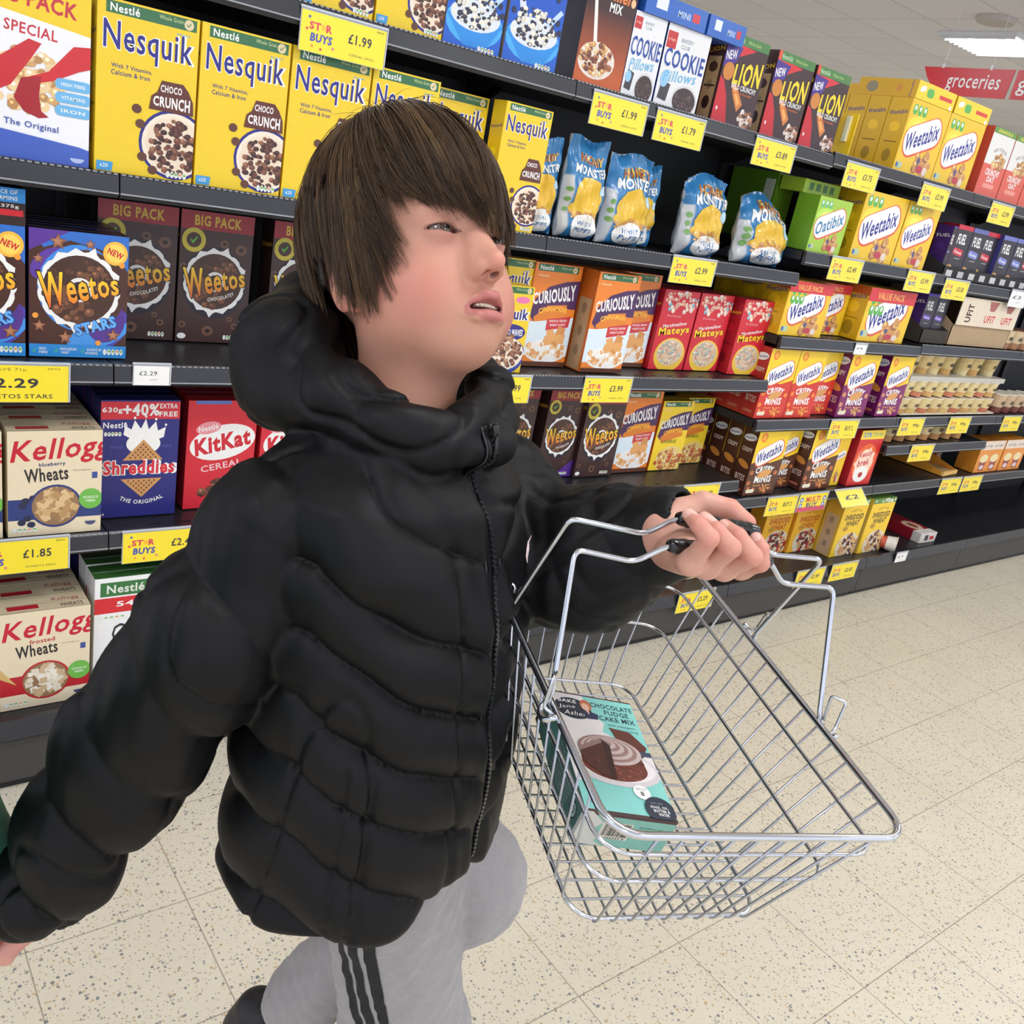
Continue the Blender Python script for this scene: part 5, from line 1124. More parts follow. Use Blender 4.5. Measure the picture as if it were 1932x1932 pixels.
def head_col(q):
    n = len(q); s = np.stack([np.abs(q[:, 0]), q[:, 1], q[:, 2]], 1)
    base = A_(*lin((196, 143, 120))[:3])[None].repeat(n, 0)
    def blend(m, c): nonlocal base; m = np.clip(m, 0, 1)[:, None]; base = base * (1 - m) + A_(*lin(c)[:3]) * m
    g = lambda c, r: np.exp(-(((s - A_(*c)) / A_(*r)) ** 2).sum(1))
    blend(.60 * g((.046, .045, -.050), (.022, .035, .026)), (196, 100, 94)); blend(.35 * g((.0, .11, -.036), (.012, .02, .010)), (214, 124, 108))
    blend(.45 * g((.075, -.005, -.03), (.012, .03, .035)), (216, 112, 98)); blend(.30 * g((.040, .075, .006), (.018, .02, .010)), (190, 130, 116))
    blend(.40 * g((.031, .082, -.009), (.014, .02, .006)), (176, 112, 108))
    zc = -.0685; xs = s[:, 0]
    ulm = (q[:, 1] > .074) & (xs < .0235)
    t = np.clip(xs / .0235, 0, 1); top = -.0553 - .0145 * t ** 1.7 + .0012 * np.sin(np.clip(xs / .006, 0, 1) * np.pi); bot = -.0835 + .0085 * t ** 2.2
    inn = np.minimum(top - q[:, 2], q[:, 2] - bot); m = np.clip(inn / .0012 + .5, 0, 1) * ulm * np.clip((.0235 - xs) / .002, 0, 1); blend(.85 * m, (176, 102, 98))
    cav = ell_(q, (0, .088, -.0688), (.0182, .0205, .0032)); blend(np.clip(-cav / .0006 + .2, 0, 1) * (q[:, 1] < .0875), (66, 22, 22))
    blend(np.clip(-ell_(s, (.0054, .0945, -.0424), (.0034, .0056, .0050)) / .001, 0, 1), (86, 36, 30))
    for sx, c in zip((-1, 1), EYL):
        u = (q[:, 0] - c[0]) * sx; z = q[:, 2]; t = np.clip(u / .0148, -1, 1); up = .0024 * (1 - t ** 2) ** .8 + .0001 + .0008 * t
        m = np.exp(-((z - up - .0004) / .0010) ** 2) * (np.abs(u) < .0155) * (q[:, 1] > .066); blend(.85 * m, (48, 28, 24))
        lo_ = -.0034 * (1 - t ** 2); m = np.exp(-((z - lo_ + .0003) / .0008) ** 2) * (np.abs(u) < .015) * (q[:, 1] > .066); blend(.55 * m, (120, 62, 56))
    return np.concatenate([base, np.ones((n, 1))], 1)
hP, hF = surface_nets(head_sdf, (-.095, -.12, -.20), (.095, .125, .12), .00145)
# finer face in the same continuous grid is not needed: colours carry the lid and lip lines
hC = head_col(hP)
HEADMESH = (fromH(hP), hF, hC)

# ------------------------------------------------------------------ the shopper: hands
def finger(P, j, r): return chain_(P, j, [q * .95 for q in r], k=.0018)
FG = [ # MCP, PIP, DIP, tip of little, ring, middle, index finger
 ([px(1303, 1062, .812), px(1338, 1016, .783), px(1319, 991, .783), px(1299, 971, .795)], [.0108, .0092, .0080, .0062]),
 ([px(1334, 1068, .828), px(1379, 1034, .797), px(1352, 1003, .797), px(1329, 978, .808)], [.0112, .0098, .0086, .0068]),
 ([px(1366, 1072, .846), px(1419, 1050, .816), px(1392, 1012, .816), px(1367, 992, .826)], [.0112, .0098, .0086, .0068]),
 ([px(1398, 1070, .866), px(1434, 1062, .846), px(1435, 1036, .843), px(1427, 1016, .850)], [.0110, .0094, .0084, .0066])]
TH = ([px(1280, 975, .885), px(1326, 949, .885), px(1376, 961, .882), px(1410, 986, .880)], [.0170, .0125, .0112, .0088])
WR = px(1252, 1000, .885)
def hand_sdf(P):
    d = None
    for j, r in FG:
        e = finger(P, j, r); d = e if d is None else smin(d, e, .0020)
    pm = None
    for (j, r), w in zip(FG, (0, .33, .66, 1)):
        w0 = WR + (px(1264, 1036, .872) - WR) * (1 - w) * .9
        e = cap_(P, w0, j[0], .020, .0118); pm = e if pm is None else smin(pm, e, .014)
    pm = smin(pm, cap_(P, px(1276, 1034, .866), px(1292, 1052, .836), .017, .012), .010)
    pm = smin(pm, cap_(P, px(1195, 1012, .925), WR, .026, .0245), .012)
    d = smin(d, pm, .007)
    t = finger(P, *TH); t = smin(t, cap_(P, WR, TH[0][0], .020, .016), .010); d = smin(d, t, .006)
    return d
def skin_col(P, reds, base=(208, 156, 136), red=(206, 118, 104)):
    c = A_(*lin(base)[:3])[None].repeat(len(P), 0); m = np.zeros(len(P))
    for p, r in reds: m = np.maximum(m, np.exp(-((P - p) ** 2).sum(1) / r ** 2))
    m = np.clip(m, 0, 1)[:, None] * .75; c = c * (1 - m) + A_(*lin(red)[:3]) * m
    return np.concatenate([c, np.ones((len(P), 1))], 1)
allp = np.array([WR, px(1195, 1012, .925)] + [p for j, _ in FG for p in j] + TH[0])
h1P, h1F = surface_nets(hand_sdf, allp.min(0) - .035, allp.max(0) + .03, .0014)
h1C = skin_col(h1P, [(j[k], .010) for j, _ in FG for k in (1, 2, 3)] + [(TH[0][2], .012), (TH[0][3], .012)])
# nails: paler plates on the four finger tips and the thumb
for (j, r), sd in zip(FG, range(4)):
    ax = nrm(j[3] - j[2]); c = j[3] - ax * .001; out = nrm(A_(0, 0, 1.5) - c + 0 * ax); out = nrm(out - ax * (out @ ax)); side = np.cross(ax, out)
    q = h1P - c; u, v, w = q @ side, q @ ax, q @ out
    m = np.clip((1 - (np.abs(u) / (r[3] * .72)) ** 3 - (np.abs(v) / (r[3] * .85)) ** 3) * 3, 0, 1) * (w > r[3] * .2); m = m[:, None] * .8
    h1C[:, :3] = h1C[:, :3] * (1 - m) + A_(*lin((236, 190, 176))[:3]) * m
# right hand reaching back to the adult's hand at the left edge of the view
R0, R1 = px(75, 1690, .900), px(30, 1745, .925)
RF = [([px(18 - 14 * k, 1762 + 7 * (3 - k), .93 + .012 * k), px(-8 - 14 * k, 1790 + 5 * (3 - k), .935 + .012 * k), px(-30 - 12 * k, 1800 + 3 * (3 - k), .925 + .012 * k)], [.0105, .0095, .0075]) for k in range(4)]
RT = ([px(40, 1760, .905), px(10, 1795, .895), px(-18, 1812, .895)], [.014, .0115, .009])
def rhand_sdf(P):
    d = cap_(P, R0, R1, .024, .024)
    for j, r in RF: d = smin(d, smin(finger(P, j, r), cap_(P, R1, j[0], .018, .012), .006), .006)
    return smin(d, finger(P, *RT), .006)
al = np.array([R0, R1] + [p for j, _ in RF for p in j] + RT[0])
h2P, h2F = surface_nets(rhand_sdf, al.min(0) - .03, al.max(0) + .03, .002)
h2C = skin_col(h2P, [(j[1], .012) for j, _ in RF], (206, 146, 132))

# ------------------------------------------------------------------ the shopper: clothes
AZ = math.radians(-66); FW = A_(math.cos(AZ), math.sin(AZ), 0); RT_ = A_(math.sin(AZ), -math.cos(AZ), 0)   # forward, his right
TC = A_(.457, .688, 0)
ZK = [.60, .70, .76, .80, .90, 1.0, 1.1, 1.16, 1.21, 1.25, 1.285, 1.33]
BK = [.150, .152, .150, .147, .140, .134, .120, .104, .082, .055, .035, .02]      # front
BB = [.120, .120, .120, .120, .120, .122, .126, .118, .102, .078, .050, .02]      # back
AK = [.158, .160, .158, .156, .152, .148, .146, .144, .130, .092, .055, .02]
SEAM = [1.235, 1.150, 1.068, 1.000, .935, .868, .79, .71, .62]
SL = .42
def torso_uv(P):
    q = P - TC; x = q @ RT_; y = q @ FW; z = P[:, 2]
    a = np.interp(z, ZK, AK); b = np.where(y > 0, np.interp(z, ZK, BK), np.interp(z, ZK, BB))
    th = np.arctan2(x / a, y / b); return x, y, z, a, b, th
def jacket_sdf(P):
    x, y, z, a, b, th = torso_uv(P)
    rr = np.hypot(x, y) + 1e-6; rho = (np.abs(x / a) ** 2.3 + np.abs(y / b) ** 2.3) ** (1 / 2.3) + 1e-6
    arc = np.minimum(np.abs(th), 1.5) * .15; zz = z - SL * arc + .006 * hashn(P, 30, 3)
    # quilted bands between stitched seams
    S = np.array(SEAM[::-1]); k = np.clip(np.searchsorted(S, zz), 1, len(S) - 1); z0, z1 = S[k - 1], S[k]
    t = np.clip((zz - z0) / (z1 - z0), 0, 1); pf = np.abs(np.sin(np.pi * t)) ** .5
    above = np.clip((zz - S[-1]) / .05, 0, 1); pf = np.where(zz > S[-1], np.abs(np.sin(np.clip((zz - S[-1]) / .05, 0, 1) * np.pi / 2)) ** .5, pf)
    amp = .016 * np.clip(np.abs(th) / .16, .0, 1) * np.clip((1.27 - z) / .06, 0, 1)
    wr = .0045 * hashn(P, 17, 1) * np.clip((1.3 - z) / .1, 0, 1)
    fold = .0026 * hashn(P * A_(1, 1, .22), 75, 5) * (1 - .85 * np.clip(t * (1 - t) * 4, 0, 1)) * (zz < S[-1] + .02)
    d = (rr - rr / rho) * .92 - amp * (pf - .65) - wr - fold
    # placket ridge either side of the zip
    ps = np.abs(th) * .14; d = d - .003 * np.exp(-((ps - .016) / .006) ** 2) + .003 * np.exp(-(ps / .005) ** 2)
    # vertical pocket welt on the right front
    pk = (np.abs(th - 1.02) < .16) & (z < 1.0) & (z > .80)
    d = d + .004 * (np.exp(-((th - .90) * .15 / .0035) ** 2) + np.exp(-((th - 1.08) * .15 / .0035) ** 2)) * np.clip((z - .79) / .01, 0, 1) * np.clip((.985 - z) / .01, 0, 1)
    hem = .822 - .055 * np.clip(np.abs(th) / 1.0, 0, 1) + .006 * np.sin(th * 7)
    cr = hashn(P * A_(1, 1, .7), 16, 41); d = d + .0042 * np.exp(-(cr / .08) ** 2) * np.clip((1.26 - z) / .05, 0, 1)
    d = smax(d, hem - z, .022); d = smax(d, z - 1.275, .02)
    cav = np.maximum(d + .02, z - (hem + .10)); d = smax(d, -cav, .01)
    # arms
    arm = chain_(P, SR_, SR_R, pitch=.088, amp=.016, slant=(-.35, .1, .25), k=.03, phase=.03)
    arm = arm - .0045 * hashn(P, 22, 7) - .0012 * hashn(P * A_(1.4, 1.4, .5), 80, 8)
    cr = hashn(P, 19, 43); arm = arm + .0050 * np.exp(-(cr / .10) ** 2)
    d = smin(d, arm, .007)
    larm = chain_(P, SL_, SL_R, pitch=.07, amp=.010, slant=(0, 0, .3), k=.03) - .004 * hashn(P, 26, 9) - .0012 * hashn(P * A_(1.4, 1.4, .5), 80, 8)
    cr = hashn(P, 22, 45); larm = larm + .0034 * np.exp(-(cr / .12) ** 2)
    d = smin(d, larm, .008)
    # open cuff
    c = cap_(P, px(1240, 1007, .913), px(1340, 1003, .875), .037, .040); d = smax(d, -c, .006)
    c = cap_(P, px(80, 1690, .895), px(20, 1790, .93), .030, .032); d = smax(d, -c, .004)
    # hood and collar rolls
    hd = None
    for pts, rad in HOOD:
        e = chain_(P, pts, rad, k=.02, pitch=.085, amp=.006); hd = e if hd is None else smin(hd, e, .008)
    for c, r in HOODB: hd = smin(hd, ell_(P, c, r), .03)
    hd = hd - .0035 * hashn(P, 30, 11) - .0008 * hashn(P, 90, 12)
    cr = hashn(P * A_(1, 1, 1.5), 20, 47); hd = hd + .0055 * np.exp(-(cr / .11) ** 2)
    d = smin(d, hd, .007)
    # hollow for the neck and the back of the head
    q = toH(P); d = smax(d, -cap_(q, (0, -.018, -.075), tuple(NECK0), .060, .060), .008)
    d = smax(d, -(head_core(q) - .010), .006)
    return d
def head_core(q): return smin(ell_(q, (0, -.014, .030), (.078, .094, .078)), ell_(q, (0, .026, -.05), (.058, .06, .07)), .03)
SR_ = [px(610, 905, .86), px(520, 1000, .825), px(398, 1205, .83), px(258, 1395, .87), px(88, 1668, .90)]
SR_R = [.045, .053, .066, .063, .054]
SL_ = [px(860, 900, .97), px(945, 920, 1.0), px(1010, 1065, .99), px(1120, 1060, .96), px(1262, 1008, .905)]
SL_R = [.048, .054, .064, .071, .044]
HOOD = [([px(866, 812, .800), px(815, 826, .790), px(735, 806, .785), px(640, 738, .80), px(566, 645, .85), px(572, 572, .93), px(700, 560, 1.0), px(810, 640, 1.0), px(895, 720, .96), px(924, 735, .91), px(908, 770, .85), px(880, 795, .815)], [.015, .018, .022, .026, .028, .026, .028, .028, .022, .018, .016, .014]),
        ([px(860, 850, .800), px(790, 838, .795), px(700, 800, .795), px(620, 750, .81)], [.016, .019, .023, .025]),
        ([px(878, 850, .805), px(925, 835, .85), px(945, 790, .91)], [.015, .017, .017])]
HOODB = [(px(540, 665, .885), (.050, .052, .052)), (px(512, 728, .885), (.036, .040, .034)), (px(585, 740, .87), (.055, .050, .042))]
jP, jF = surface_nets(jacket_sdf, (.02, .40, .60), (.80, 1.02, 1.48), .0032)

BOY = empty('person', (.457, .69, 0)); 
tag(BOY, 'child in black puffer jacket and grey striped joggers, looking up, holding a wire basket', 'person')
BOY.location = (0, 0, 0)
# body: head, hands and a plain trunk under the clothes, one mesh
def trunk_sdf(P):
    d = cap_(P, (.457, .69, .80), (.457, .70, 1.17), .095, .085); d = smin(d, cap_(P, (.455, .715, 1.17), (.456, .715, 1.27), .07, .046), .04)
    for ch, r in ((SR_, (.03, .036, .034, .030, .024)), (SL_, (.03, .036, .034, .030, .022))): d = smin(d, chain_(P, ch, r, k=.02), .02)
    return smin(d, smin(chain_(P, LEGR, (.06, .05, .036), k=.03), chain_(P, LEGL, (.06, .05, .036), k=.03), .03), .04)
LEGR = [A_(.485, .665, .78), A_(.555, .655, .45), A_(.52, .70, .09)]
LEGL = [A_(.52, .72, .76), px(866, 1662, 1.17), px(548, 1893, 1.31)]
tP, tF = surface_nets(trunk_sdf, (.02, .40, .02), (.82, 1.1, 1.30), .009)
tC = np.tile(np.array(lin((220, 172, 150)), dtype=float), (len(tP), 1))
Vs = [HEADMESH[0], h1P, h2P, tP]; Fs = [HEADMESH[1], h1F, h2F, tF]; Cs = [HEADMESH[2], h1C, h2C, tC]; o_ = 0; FF = []
for v, f in zip(Vs, Fs): FF.append(f + o_); o_ += len(v)
build('body', np.concatenate(Vs), np.concatenate(FF), SKIN, BOY, cols=np.concatenate(Cs), smooth=True)
build('jacket', jP, jF, NYLON, BOY, smooth=True)
JK = [o for o in BOY.children if o.name.startswith('jacket')][0]
def hit(f, o, d, t0, t1, n=60):
    """first crossing of an implicit surface along a ray from outside"""
    ts = np.linspace(t0, t1, n); P = o + ts[:, None] * d; v = f(P); k = np.argmax(v < 0)
    if v[k] >= 0: return None
    a, b = ts[max(k - 1, 0)], ts[k]
    for _ in range(12):
        m = (a + b) / 2
        if f((o + m * d)[None])[0] < 0: b = m
        else: a = m
    return o + b * d
# zip: two tapes and a row of teeth down the front edge
zp = []
for z in np.linspace(1.285, .79, 120):
    p = hit(jacket_sdf, TC + A_(0, 0, z) + FW * .30, -FW, 0, .30)
    if p is not None: zp.append(p)
for _ in range(4): zp = [zp[0]] + [(a + 2 * b + c) / 4 for a, b, c in zip(zp, zp[1:], zp[2:])] + [zp[-1]]
up = [px(862, 782, .775), px(866, 815, .776)]
mb = MB(); ps = [p + FW * .0015 for p in zp]
for s0, s1, lift in ((-.011, -.0025, .0), (.0025, .011, .0)):
    vs = []; 
    for p in ps: vs += [p + RT_ * s0 + FW * .0005, p + RT_ * s1 + FW * .0015]
    mb.add(vs, [(2 * i, 2 * i + 1, 2 * i + 3, 2 * i + 2) for i in range(len(ps) - 1)], (12, 12, 13))
for s0 in (-.0125, .0125): mb.tube([p + RT_ * s0 for p in ps], .0016, 6, (14, 14, 16))
zt = mb.build('zip_tape', ZIP, JK, smooth=True)
mb = MB(); P0 = np.array(ps); L_ = np.concatenate([[0], np.cumsum(np.linalg.norm(np.diff(P0, axis=0), axis=1))])
for s in np.arange(0, L_[-1], .0026):
    c = A_(*[np.interp(s, L_, P0[:, k]) for k in range(3)]); sd = 1 if int(s / .0026) % 2 else -1; c = c + RT_ * sd * .0009 + FW * .0022
    mb.add([c + RT_ * a + A_(0, 0, 1) * b + FW * e for a in (-.0019, .0019) for b in (-.0008, .0008) for e in (-.001, .001)], [(0, 1, 3, 2), (4, 6, 7, 5), (0, 4, 5, 1), (2, 3, 7, 6), (1, 5, 7, 3), (0, 2, 6, 4)], (40, 40, 44))
mb.build('zip_teeth', mat('zip_teeth', (46, 46, 50), rough=.25, coat=.3), zt)
mb = MB(); c = ps[1] + FW * .006; mb.tube([c + A_(0, 0, .006), c + A_(0, 0, -.006)], .0035, 8); mb.tube([c + FW * .003 + A_(0, 0, -.004), c + FW * .004 + A_(0, 0, -.016), c + FW * .004 + A_(0, 0, -.026)], [.0014, .0022, .0026], 8); mb.build('zip_puller', ZIP, zt, smooth=True)
# small pale chest mark on the far side, wrapped on the cloth
mb = MB(); last = None; row_ = []
for x_, y_, w_ in ((1003, 1010, 1), (997, 1022, 3), (996, 1036, 5), (994, 1050, 4), (995, 1062, 1)):
    o0 = A_(0, 0, 1.5); d0 = nrm(px(x_, y_, 1.) - o0); a_ = []
    for dx in (-w_ / 2, w_ / 2):
        d1 = nrm(px(x_ + dx, y_, 1.) - o0); p = hit(jacket_sdf, o0, d1, .6, 1.1, 200); a_.append((p if p is not None else o0 + d1 * .95) - d1 * .002)
    row_.append(a_)
vs = [p for r in row_ for p in r]; mb.add(vs, [(2 * i, 2 * i + 1, 2 * i + 3, 2 * i + 2) for i in range(len(row_) - 1)])
mb.build('chest_badge', mat('pink_thread', (222, 196, 196), rough=.6), JK)

# joggers
RLEG = [A_(.485, .665, .78), A_(.555, .655, .45), A_(.52, .70, .11)]
def leg_(P, ch, r, sd): return chain_(P, ch, r, k=.04) - .004 * hashn(P * A_(1, 1, .5), 40, sd) - .0018 * hashn(P, 120, sd + 1)
def jog_sdf(P):
    r1 = leg_(P, RLEG, (.080, .076, .058), 20)
    r2 = leg_(P, [A_(.52, .72, .76), px(868, 1655, 1.17), px(565, 1884, 1.30)], (.088, .074, .052), 24)
    d = smin(r1, r2, .012); return smax(d, P[:, 2] - .80, .01)
pP, pF = surface_nets(jog_sdf, (.24, .42, .03), (.82, 1.1, .84), .0042)
a0, a1 = RLEG[0], RLEG[1]
def stripes(P):
    r1 = leg_(P, RLEG, (.080, .076, .058), 20)
    r2 = leg_(P, [A_(.52, .72, .76), px(868, 1655, 1.17), px(565, 1884, 1.30)], (.088, .074, .052), 24)
    ax = nrm(a1 - a0); q = P - a0; q = q - np.outer(q @ ax, ax); e1 = nrm(RT_ - ax * (RT_ @ ax)); e2 = np.cross(ax, e1)
    return np.arctan2(q @ e2, q @ e1), r1 < r2
th_, on = stripes(pP)
BOYV = (pP, pF, th_, on)
base = np.array(lin((150, 147, 147)), dtype=float); blk = np.array(lin((22, 22, 25)), dtype=float)
pC = np.tile(base, (len(pP), 1))
build('joggers', pP, pF, FLEECE, BOY, cols=pC, smooth=True)
JG = [o for o in BOY.children if o.name.startswith('joggers')][0]
# three side stripes as narrow tape sewn on the outer seam
ax = nrm(a1 - a0); e1 = nrm(RT_ - ax * (RT_ @ ax)); e2 = np.cross(ax, e1)
STT = [(-.38, -.19, 0), (-.10, .09, 0), (.18, .37, 0)]
def leg_only(P): return leg_(P, RLEG, (.080, .076, .058), 20)
for (t0, t1, _) in STT:
    mb = MB(); vs = []; n = 0
    for z in np.linspace(.745, .14, 90):
        s = (z - .78) / (.45 - .78)
        c = a0 + (a1 - a0) * s if s < 1 else a1 + (RLEG[2] - a1) * ((.45 - z) / .34)
        for k in range(5):
            t = (t0 + (t1 - t0) * k / 4) * (1 - .3 * np.clip((.68 - z) / .25, 0, 1)) - .30 * np.clip((.68 - z) / .25, 0, 1)
            dr = math.cos(t) * e1 + math.sin(t) * e2; p = hit(leg_only, c + dr * .16, -dr, 0, .16, 24)
            vs.append((p if p is not None else c + dr * .09) + dr * .0012)
        n += 1
    mb.add(vs, [(5 * i + k, 5 * i + k + 1, 5 * i + k + 6, 5 * i + k + 5) for i in range(n - 1) for k in range(4)], (22, 22, 25))
    mb.build('side_stripe', mat('black_tape', (20, 20, 23), rough=.8, bump=.3, bscale=300), JG, smooth=True)
# shoes
def shoe(toe, heel, ank, name='shoe'):
    toe, heel, ank = A_(*toe), A_(*heel), A_(*ank); f = nrm(toe - heel); u = nrm(ank - (toe + heel) / 2 - f * (f @ (ank - (toe + heel) / 2))); s = np.cross(f, u)
    R = np.stack([f, s, u], 1); c = (toe + heel) / 2; L = np.linalg.norm(toe - heel) / 2
    def sd(P):
        q = (P - c) @ R; d = ell_(q, (L * .35, 0, .012), (L * .66, .044, .038)); d = smin(d, ell_(q, (-L * .5, 0, .02), (L * .5, .036, .046)), .03); d = smin(d, cap_(q, (-L * .45, 0, .03), (-L * .42, 0, .07), .036, .036), .02)
        d = smax(d, -.022 - q[:, 2], .006); return smin(d, smax(ell_(q, (0, 0, -.018), (L * 1.02, .047, .05)), np.abs(q[:, 2] + .018) - .010, .004), .004)
    v, fcs = surface_nets(sd, c - L * 1.25 - .02, c + L * 1.25 + .05, .005); q = (v - c) @ R
    cc = np.tile(np.array(lin((24, 24, 27)), dtype=float), (len(v), 1)); m = q[:, 2] < -.008; cc[m] = lin((40, 40, 44))
    fl = (np.abs(q[:, 2] - .018 - .3 * (q[:, 0] + L * .2)) < .007) & (np.abs(q[:, 0] + L * .1) < .035) & (np.abs(q[:, 1]) > .02); cc[fl] = lin((196, 196, 198))
    return build(name, v, fcs, SHOE, BOY, cols=cc, smooth=True)
s1 = shoe((.59, .57, .028), (.495, .785, .028), (.52, .71, .12))
s2 = shoe(px(505, 2030, 1.36), px(440, 1925, 1.40), px(560, 1895, 1.30))
# eyeballs: brown iris looking up and to his left
GZ = nrm(A_(.02, 1, .03))
for c in EYL:
    v = []; f = []; n = 36; m_ = 40; cols = []
    u = GZ; e1 = nrm(np.cross(u, [0, 0, 1])); e2 = np.cross(u, e1)
    for j in range(m_ + 1):
        ph = math.pi * (j / m_) ** 1.5
        for i in range(n):
            a = 2 * math.pi * i / n; r = ER * (1 + .035 * math.exp(-(ph / .42) ** 4))
            v.append(fromH((c + r * (math.cos(ph) * u + math.sin(ph) * (math.cos(a) * e1 + math.sin(a) * e2)))[None])[0])
            cols.append(lin((10, 8, 8) if ph < .22 else (62, 38, 26) if ph < .54 else (34, 22, 18) if ph < .59 else (100, 86, 84)))
    for j in range(m_):
        for i in range(n): f.append((j * n + i, j * n + (i + 1) % n, (j + 1) * n + (i + 1) % n, (j + 1) * n + i))
    build('eye', v, f, EYE, BOY, cols=cols, smooth=True)
# teeth
mb = MB()
for i in range(-4, 5):
    a = i * .0045; w_ = .0021 if abs(i) > 1 else .0024; y = .0835 - 9 * a * a; 
    if i == -3: continue
    c = fromH(A_(a, y, -.0668)[None])[0]; hh = .0030 if abs(i) < 3 else .0026
    pts = [fromH(A_(a + dx * w_ * (1 - .15 * (k > 0)), y + dy, -.0650 - k * hh)[None])[0] for k in (0, 1) for dx, dy in ((-1, -.002), (1, -.002), (1, .0012), (-1, .0012))]
    mb.add(pts, [(0, 1, 2, 3), (4, 5, 6, 7), (0, 1, 5, 4), (1, 2, 6, 5), (2, 3, 7, 6), (3, 0, 4, 7)])
mb.build('teeth', TOOTH, BOY, smooth=False)

# ------------------------------------------------------------------ hair: locks of fine tapered strands over the scalp
rg = np.random.default_rng(5)
HC_, HRAD = A_(0, -.024, .040), A_(.0790, .107, .104)
def sc(az, pol, off):
    """point on the hair shell; az 0 = face, + = his right; pol 0 = crown, past 90 degrees it hangs down"""
    over = np.maximum(pol - math.pi / 2, 0) * .094; p = np.minimum(pol, math.pi / 2)
    r = np.sin(p); z = np.cos(p) * (.113 + off)
    fr = np.clip(np.cos(az), 0, 1); bk = np.clip(-np.cos(az), 0, 1)
    k = 1 - over / .1 * (.02 + .26 * bk * np.clip(over / .06, 0, 1) + .0 * fr) + .035 * fr ** 2 * np.clip(over / .03, 0, 1)
    return HC_ + np.stack([-r * np.sin(az) * k * (HRAD[0] + off), r * np.cos(az) * k * (HRAD[1] + off), z - over], -1)
def end_pol(a):
    a = np.degrees(a)
    z = np.interp(a, [-180, -140, -110, -90, -75, -62, -48, -36, -24, -12, 0, 14, 26, 36, 43, 49, 54, 60, 70, 80, 88, 97, 104, 114, 130, 150, 180],
                     [-.120, -.120, -.100, -.050, -.060, -.012, .004, -.004, -.016, -.014, -.006, -.004, .000, .010, .016, .002, -.044, -.072, -.078, -.064, -.034, .004, .004, -.100, -.125, -.125, -.120])
    return math.pi / 2 + (.04 - z) / .094
V_ = []; F_ = []; C_ = []; nv = 0
def strand(pts, r0, col):
    global nv
    pts = np.asarray(pts); n = len(pts); t = np.gradient(pts, axis=0); t /= np.linalg.norm(t, axis=1)[:, None] + 1e-9
    u = np.cross(t, pts - HC_); u /= np.linalg.norm(u, axis=1)[:, None] + 1e-9; w = np.cross(t, u)
    r = r0 * np.clip(1.15 - (np.arange(n) / (n - 1)) ** 2.2, .12, 1)[:, None]
    for k in range(3):
        a = 2 * math.pi * k / 3; V_.append(pts + (u * math.cos(a) + w * math.sin(a)) * r)
    base = nv + np.arange(n - 1)
    for k in range(3):
        k2 = (k + 1) % 3; F_.append(np.stack([base + k * n, base + k2 * n, base + k2 * n + 1, base + k * n + 1], 1))
    C_.append(np.tile(col, (3 * n, 1))); nv += 3 * n
cols_ = [lin(c) for c in ((60, 44, 30), (74, 55, 37), (48, 35, 25), (90, 69, 46), (66, 48, 32), (54, 40, 28))]
NL = 860; K = 14; tt = np.linspace(0, 1, K)
for L in range(NL):
    az = rg.uniform(-math.pi, math.pi); start = rg.choice([rg.uniform(.02, .35), rg.uniform(.3, .9), rg.uniform(.8, 1.35)], p=[.35, .35, .30])
    ep = float(end_pol(np.array(az))) * rg.uniform(.95, 1.03); d_ = math.degrees(az)
    if start > ep - .3: start = ep - .5
    if 5 < d_ < 62 and rg.random() < .5: ep -= rg.uniform(.0, .18)
    # fringe sweeps towards his left; sides fall slightly back, ends flick
    sweep = rg.normal(0, .05) + (-.34 if -5 < d_ < 62 else .0) + (.10 if -60 < d_ <= -10 else 0)
    layer = rg.uniform(.003, .013); flick = rg.normal(0, .05) + (-.04 if 52 < d_ < 80 else 0)
    a_ = az - sweep * .55 + sweep * tt ** 1.6 + flick * tt ** 5; p_ = start + (ep - start) * tt
    off = layer * np.sin(np.clip(tt * 2.2 + .25 + start * .3, 0, math.pi / 2)) * (1 - .35 * tt ** 4) + .003 * np.sin(tt * 5 + L) * .3
    if abs(d_) < 62: off = off + .006 * tt ** 2
    guide = sc(a_, p_, off); nS = int(rg.integers(15, 23)); wid = rg.uniform(.004, .008)
    nrmv = (guide - HC_) / np.linalg.norm(guide - HC_, axis=1)[:, None]; tg = np.gradient(guide, axis=0); tg /= np.linalg.norm(tg, axis=1)[:, None]; sd = np.cross(tg, nrmv)
    lc = np.array(cols_[rg.integers(len(cols_))])
    for s in range(nS):
        a, b = rg.normal(0, .5), rg.normal(0, .25); cl = wid * (1 - .78 * tt ** 2.2); e = rg.uniform(.0, .12)
        pts = guide + sd * (a * cl)[:, None] + nrmv * (b * cl * .7)[:, None] + sd * (.0012 * np.sin(tt * 7 + s) * rg.normal())[:, None]
        m = max(6, int(K * (1 - e))); col = lc * rg.uniform(1.05, 1.95); col[3] = 1
        strand(fromH(pts[:m]), rg.uniform(.00026, .00042), col)
# stray wisps
for L in range(60):
    az = rg.uniform(-math.pi, math.pi); st = rg.uniform(.1, 1.); ep = st + rg.uniform(.3, .8); ep = min(ep, float(end_pol(np.array(az))) * 1.03)
    pts = sc(az + .2 * rg.normal() * tt, st + (ep - st) * tt, .012 + .012 * tt * rg.random()); strand(fromH(pts), .00022, np.array(lin((96, 78, 58))))
